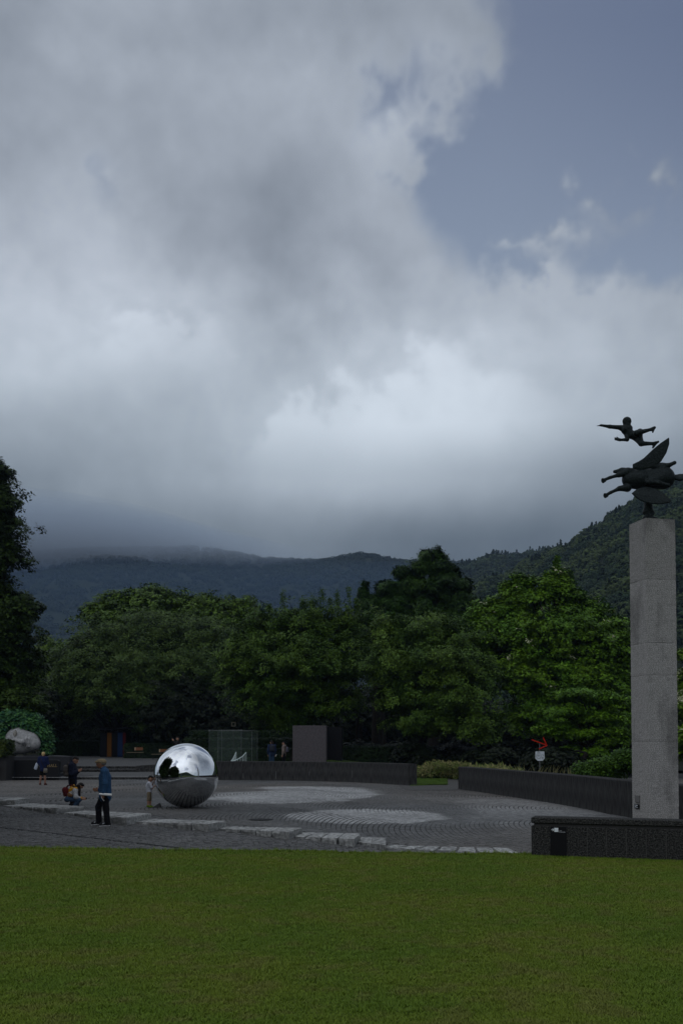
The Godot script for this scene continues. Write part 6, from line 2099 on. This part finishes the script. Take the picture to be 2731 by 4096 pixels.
	person("small boy in a white T-shirt and khaki shorts touching the mirrored ball", at, 0.25, 1.05, {
		"pelvis": K.call(158, 1000, 0), "chest": K.call(150, 890, 0), "neck": K.call(160, 822, 0), "head": K.call(182, 765, 0),
		"l_shoulder": K.call(152, 850, -0.105), "r_shoulder": K.call(158, 852, 0.105), "l_elbow": K.call(210, 920, -0.13), "l_wrist": K.call(228, 860, -0.08), "r_elbow": K.call(205, 935, 0.13), "r_wrist": K.call(270, 880, 0.06),
		"l_hip": K.call(160, 1020, -0.05), "r_hip": K.call(156, 1020, 0.05), "l_knee": K.call(180, 1150, -0.06), "r_knee": K.call(142, 1150, 0.055), "l_ankle": K.call(182, 1255, -0.06), "r_ankle": K.call(138, 1250, 0.055), "l_toe": K.call(228, 1280, -0.07), "r_toe": K.call(182, 1276, 0.065)},
		{"cell": 0.014, "top": Color(0.58, 0.60, 0.66), "top_name": "shirt", "bottom": Color(0.25, 0.20, 0.13), "leg": 0.5, "shoe": Color(0.10, 0.16, 0.012), "sole": Color(0.03, 0.035, 0.02), "hair": Color(0.010, 0.008, 0.007), "face": Vector3(1, -0.35, 0), "sleeve": 0.38, "ease": 0.04, "head": 1.32, "hem": 0.0, "collar": false, "slim": 1.02, "skin": Color(0.33, 0.18, 0.12)},
		{"l": [Vector3(0.2, 1, 0), Vector3(1, 0, 0), Vector3(0, 0.3, 1), 0.1], "r": [Vector3(0.5, 1, 0), Vector3(1, 0, 0), Vector3(0, 0.3, -1), 0.1]})
	# two walkers behind the back wall
	at = wp(1087, 3077, 63.0)
	at.y = 0.62
	person("walker in a dark blue jacket and jeans seen from behind, over the back wall", at, PI / 2 + 0.2, 1.7, {}, {"cell": 0.026, "top": Color(0.018, 0.032, 0.075), "bottom": Color(0.03, 0.06, 0.11), "shoe": black, "hair": Color(0.01, 0.009, 0.008), "ease": 0.03})
	backpack("dark grey-blue backpack on the walker in the blue jacket behind the wall", at, PI / 2 + 0.2, Vector3(-0.2, 1.22, 0), Vector3(0.17, 0.42, 0.3), 0.05, Color(0.035, 0.04, 0.055), Color(0.02, 0.02, 0.03))
	mb = MB.new()
	mb.box(Vector3(0.1, 0.80, 0.27), Vector3(0.02, 0.15, 0.06), Basis(Vector3(1, 0, 0), 0.4), 0.004)
	held("leaflet", "white leaflet in the hand of the walker in the blue jacket", "leaflet", at, PI / 2 + 0.2, mb.mesh(), M["paper"])
	at = wp(1136, 3078, 64.0)
	at.y = 0.62
	person("woman in a beige hooded top walking left behind the back wall", at, PI - 0.15, 1.64, {}, {"cell": 0.026, "top": Color(0.27, 0.215, 0.19), "bottom": black, "shoe": black, "hair": Color(0.01, 0.008, 0.008), "hood": true, "ease": 0.03})
	backpack("pale grey backpack on the woman in the beige top", at, PI - 0.15, Vector3(-0.2, 1.14, 0.03), Vector3(0.15, 0.36, 0.27), 0.1, Color(0.17, 0.17, 0.22), Color(0.1, 0.1, 0.12))
	# someone behind the ball, only the raised camera hand and head show
	at = wp(712, 3090, 66.0)
	at.y = 0.95
	person("person in dark clothes whose head shows just above the mirrored ball", at, PI + 0.4, 1.62, {"r_elbow": Vector3(0.16, 1.1, 0.22), "r_wrist": Vector3(0.3, 1.38, 0.1), "l_elbow": Vector3(0.16, 1.1, -0.22), "l_wrist": Vector3(0.3, 1.38, -0.06)}, {"cell": 0.03, "top": Color(0.02, 0.018, 0.018), "bottom": black, "shoe": black, "hair": Color(0.012, 0.01, 0.01)})

# ------------------------------------------------------------------ the scene
func _ready() -> void:
	rng.seed = 5
	var cam := Camera3D.new()
	cam.name = "camera"
	cam.projection = Camera3D.PROJECTION_FRUSTUM
	cam.near = 0.1
	cam.far = 6000.0
	cam.size = 0.1
	cam.frustum_offset = Vector2(0, 0.1 * (2817.0 - 2048.0) / 4096.0)
	cam.position = Vector3(0, EYE, 0)
	cam.rotation.x = PITCH
	cam.current = true
	add_child(cam)
	var env := Environment.new()
	env.background_mode = Environment.BG_SKY
	env.sky = Sky.new()
	env.sky.sky_material = make_sky(2.0)
	env.tonemap_mode = Environment.TONE_MAPPER_LINEAR
	env.tonemap_exposure = 0.5
	env.fog_enabled = true
	env.fog_density = 0.00012
	env.fog_light_color = Color(0.66, 0.76, 0.9)
	env.volumetric_fog_enabled = true
	env.volumetric_fog_density = 0.0
	env.sdfgi_enabled = true
	env.ssao_enabled = true
	env.ssil_enabled = true
	var we := WorldEnvironment.new()
	we.name = "world"
	we.environment = env
	add_child(we)
	var sun := DirectionalLight3D.new()
	sun.name = "sun"
	sun.light_energy = 0.15
	sun.light_color = Color(1.0, 0.96, 0.9)
	sun.light_angular_distance = 125.0
	sun.rotation_degrees = Vector3(-42, -22, 0)
	sun.shadow_enabled = true
	add_child(sun)
	build_lawn()
	build_paving()
	build_steps()
	build_walls()
	build_terraces()
	build_ball()
	build_pillar()
	build_bronze()
	build_left()
	build_middle()
	build_trees()
	build_hills()
	build_people()
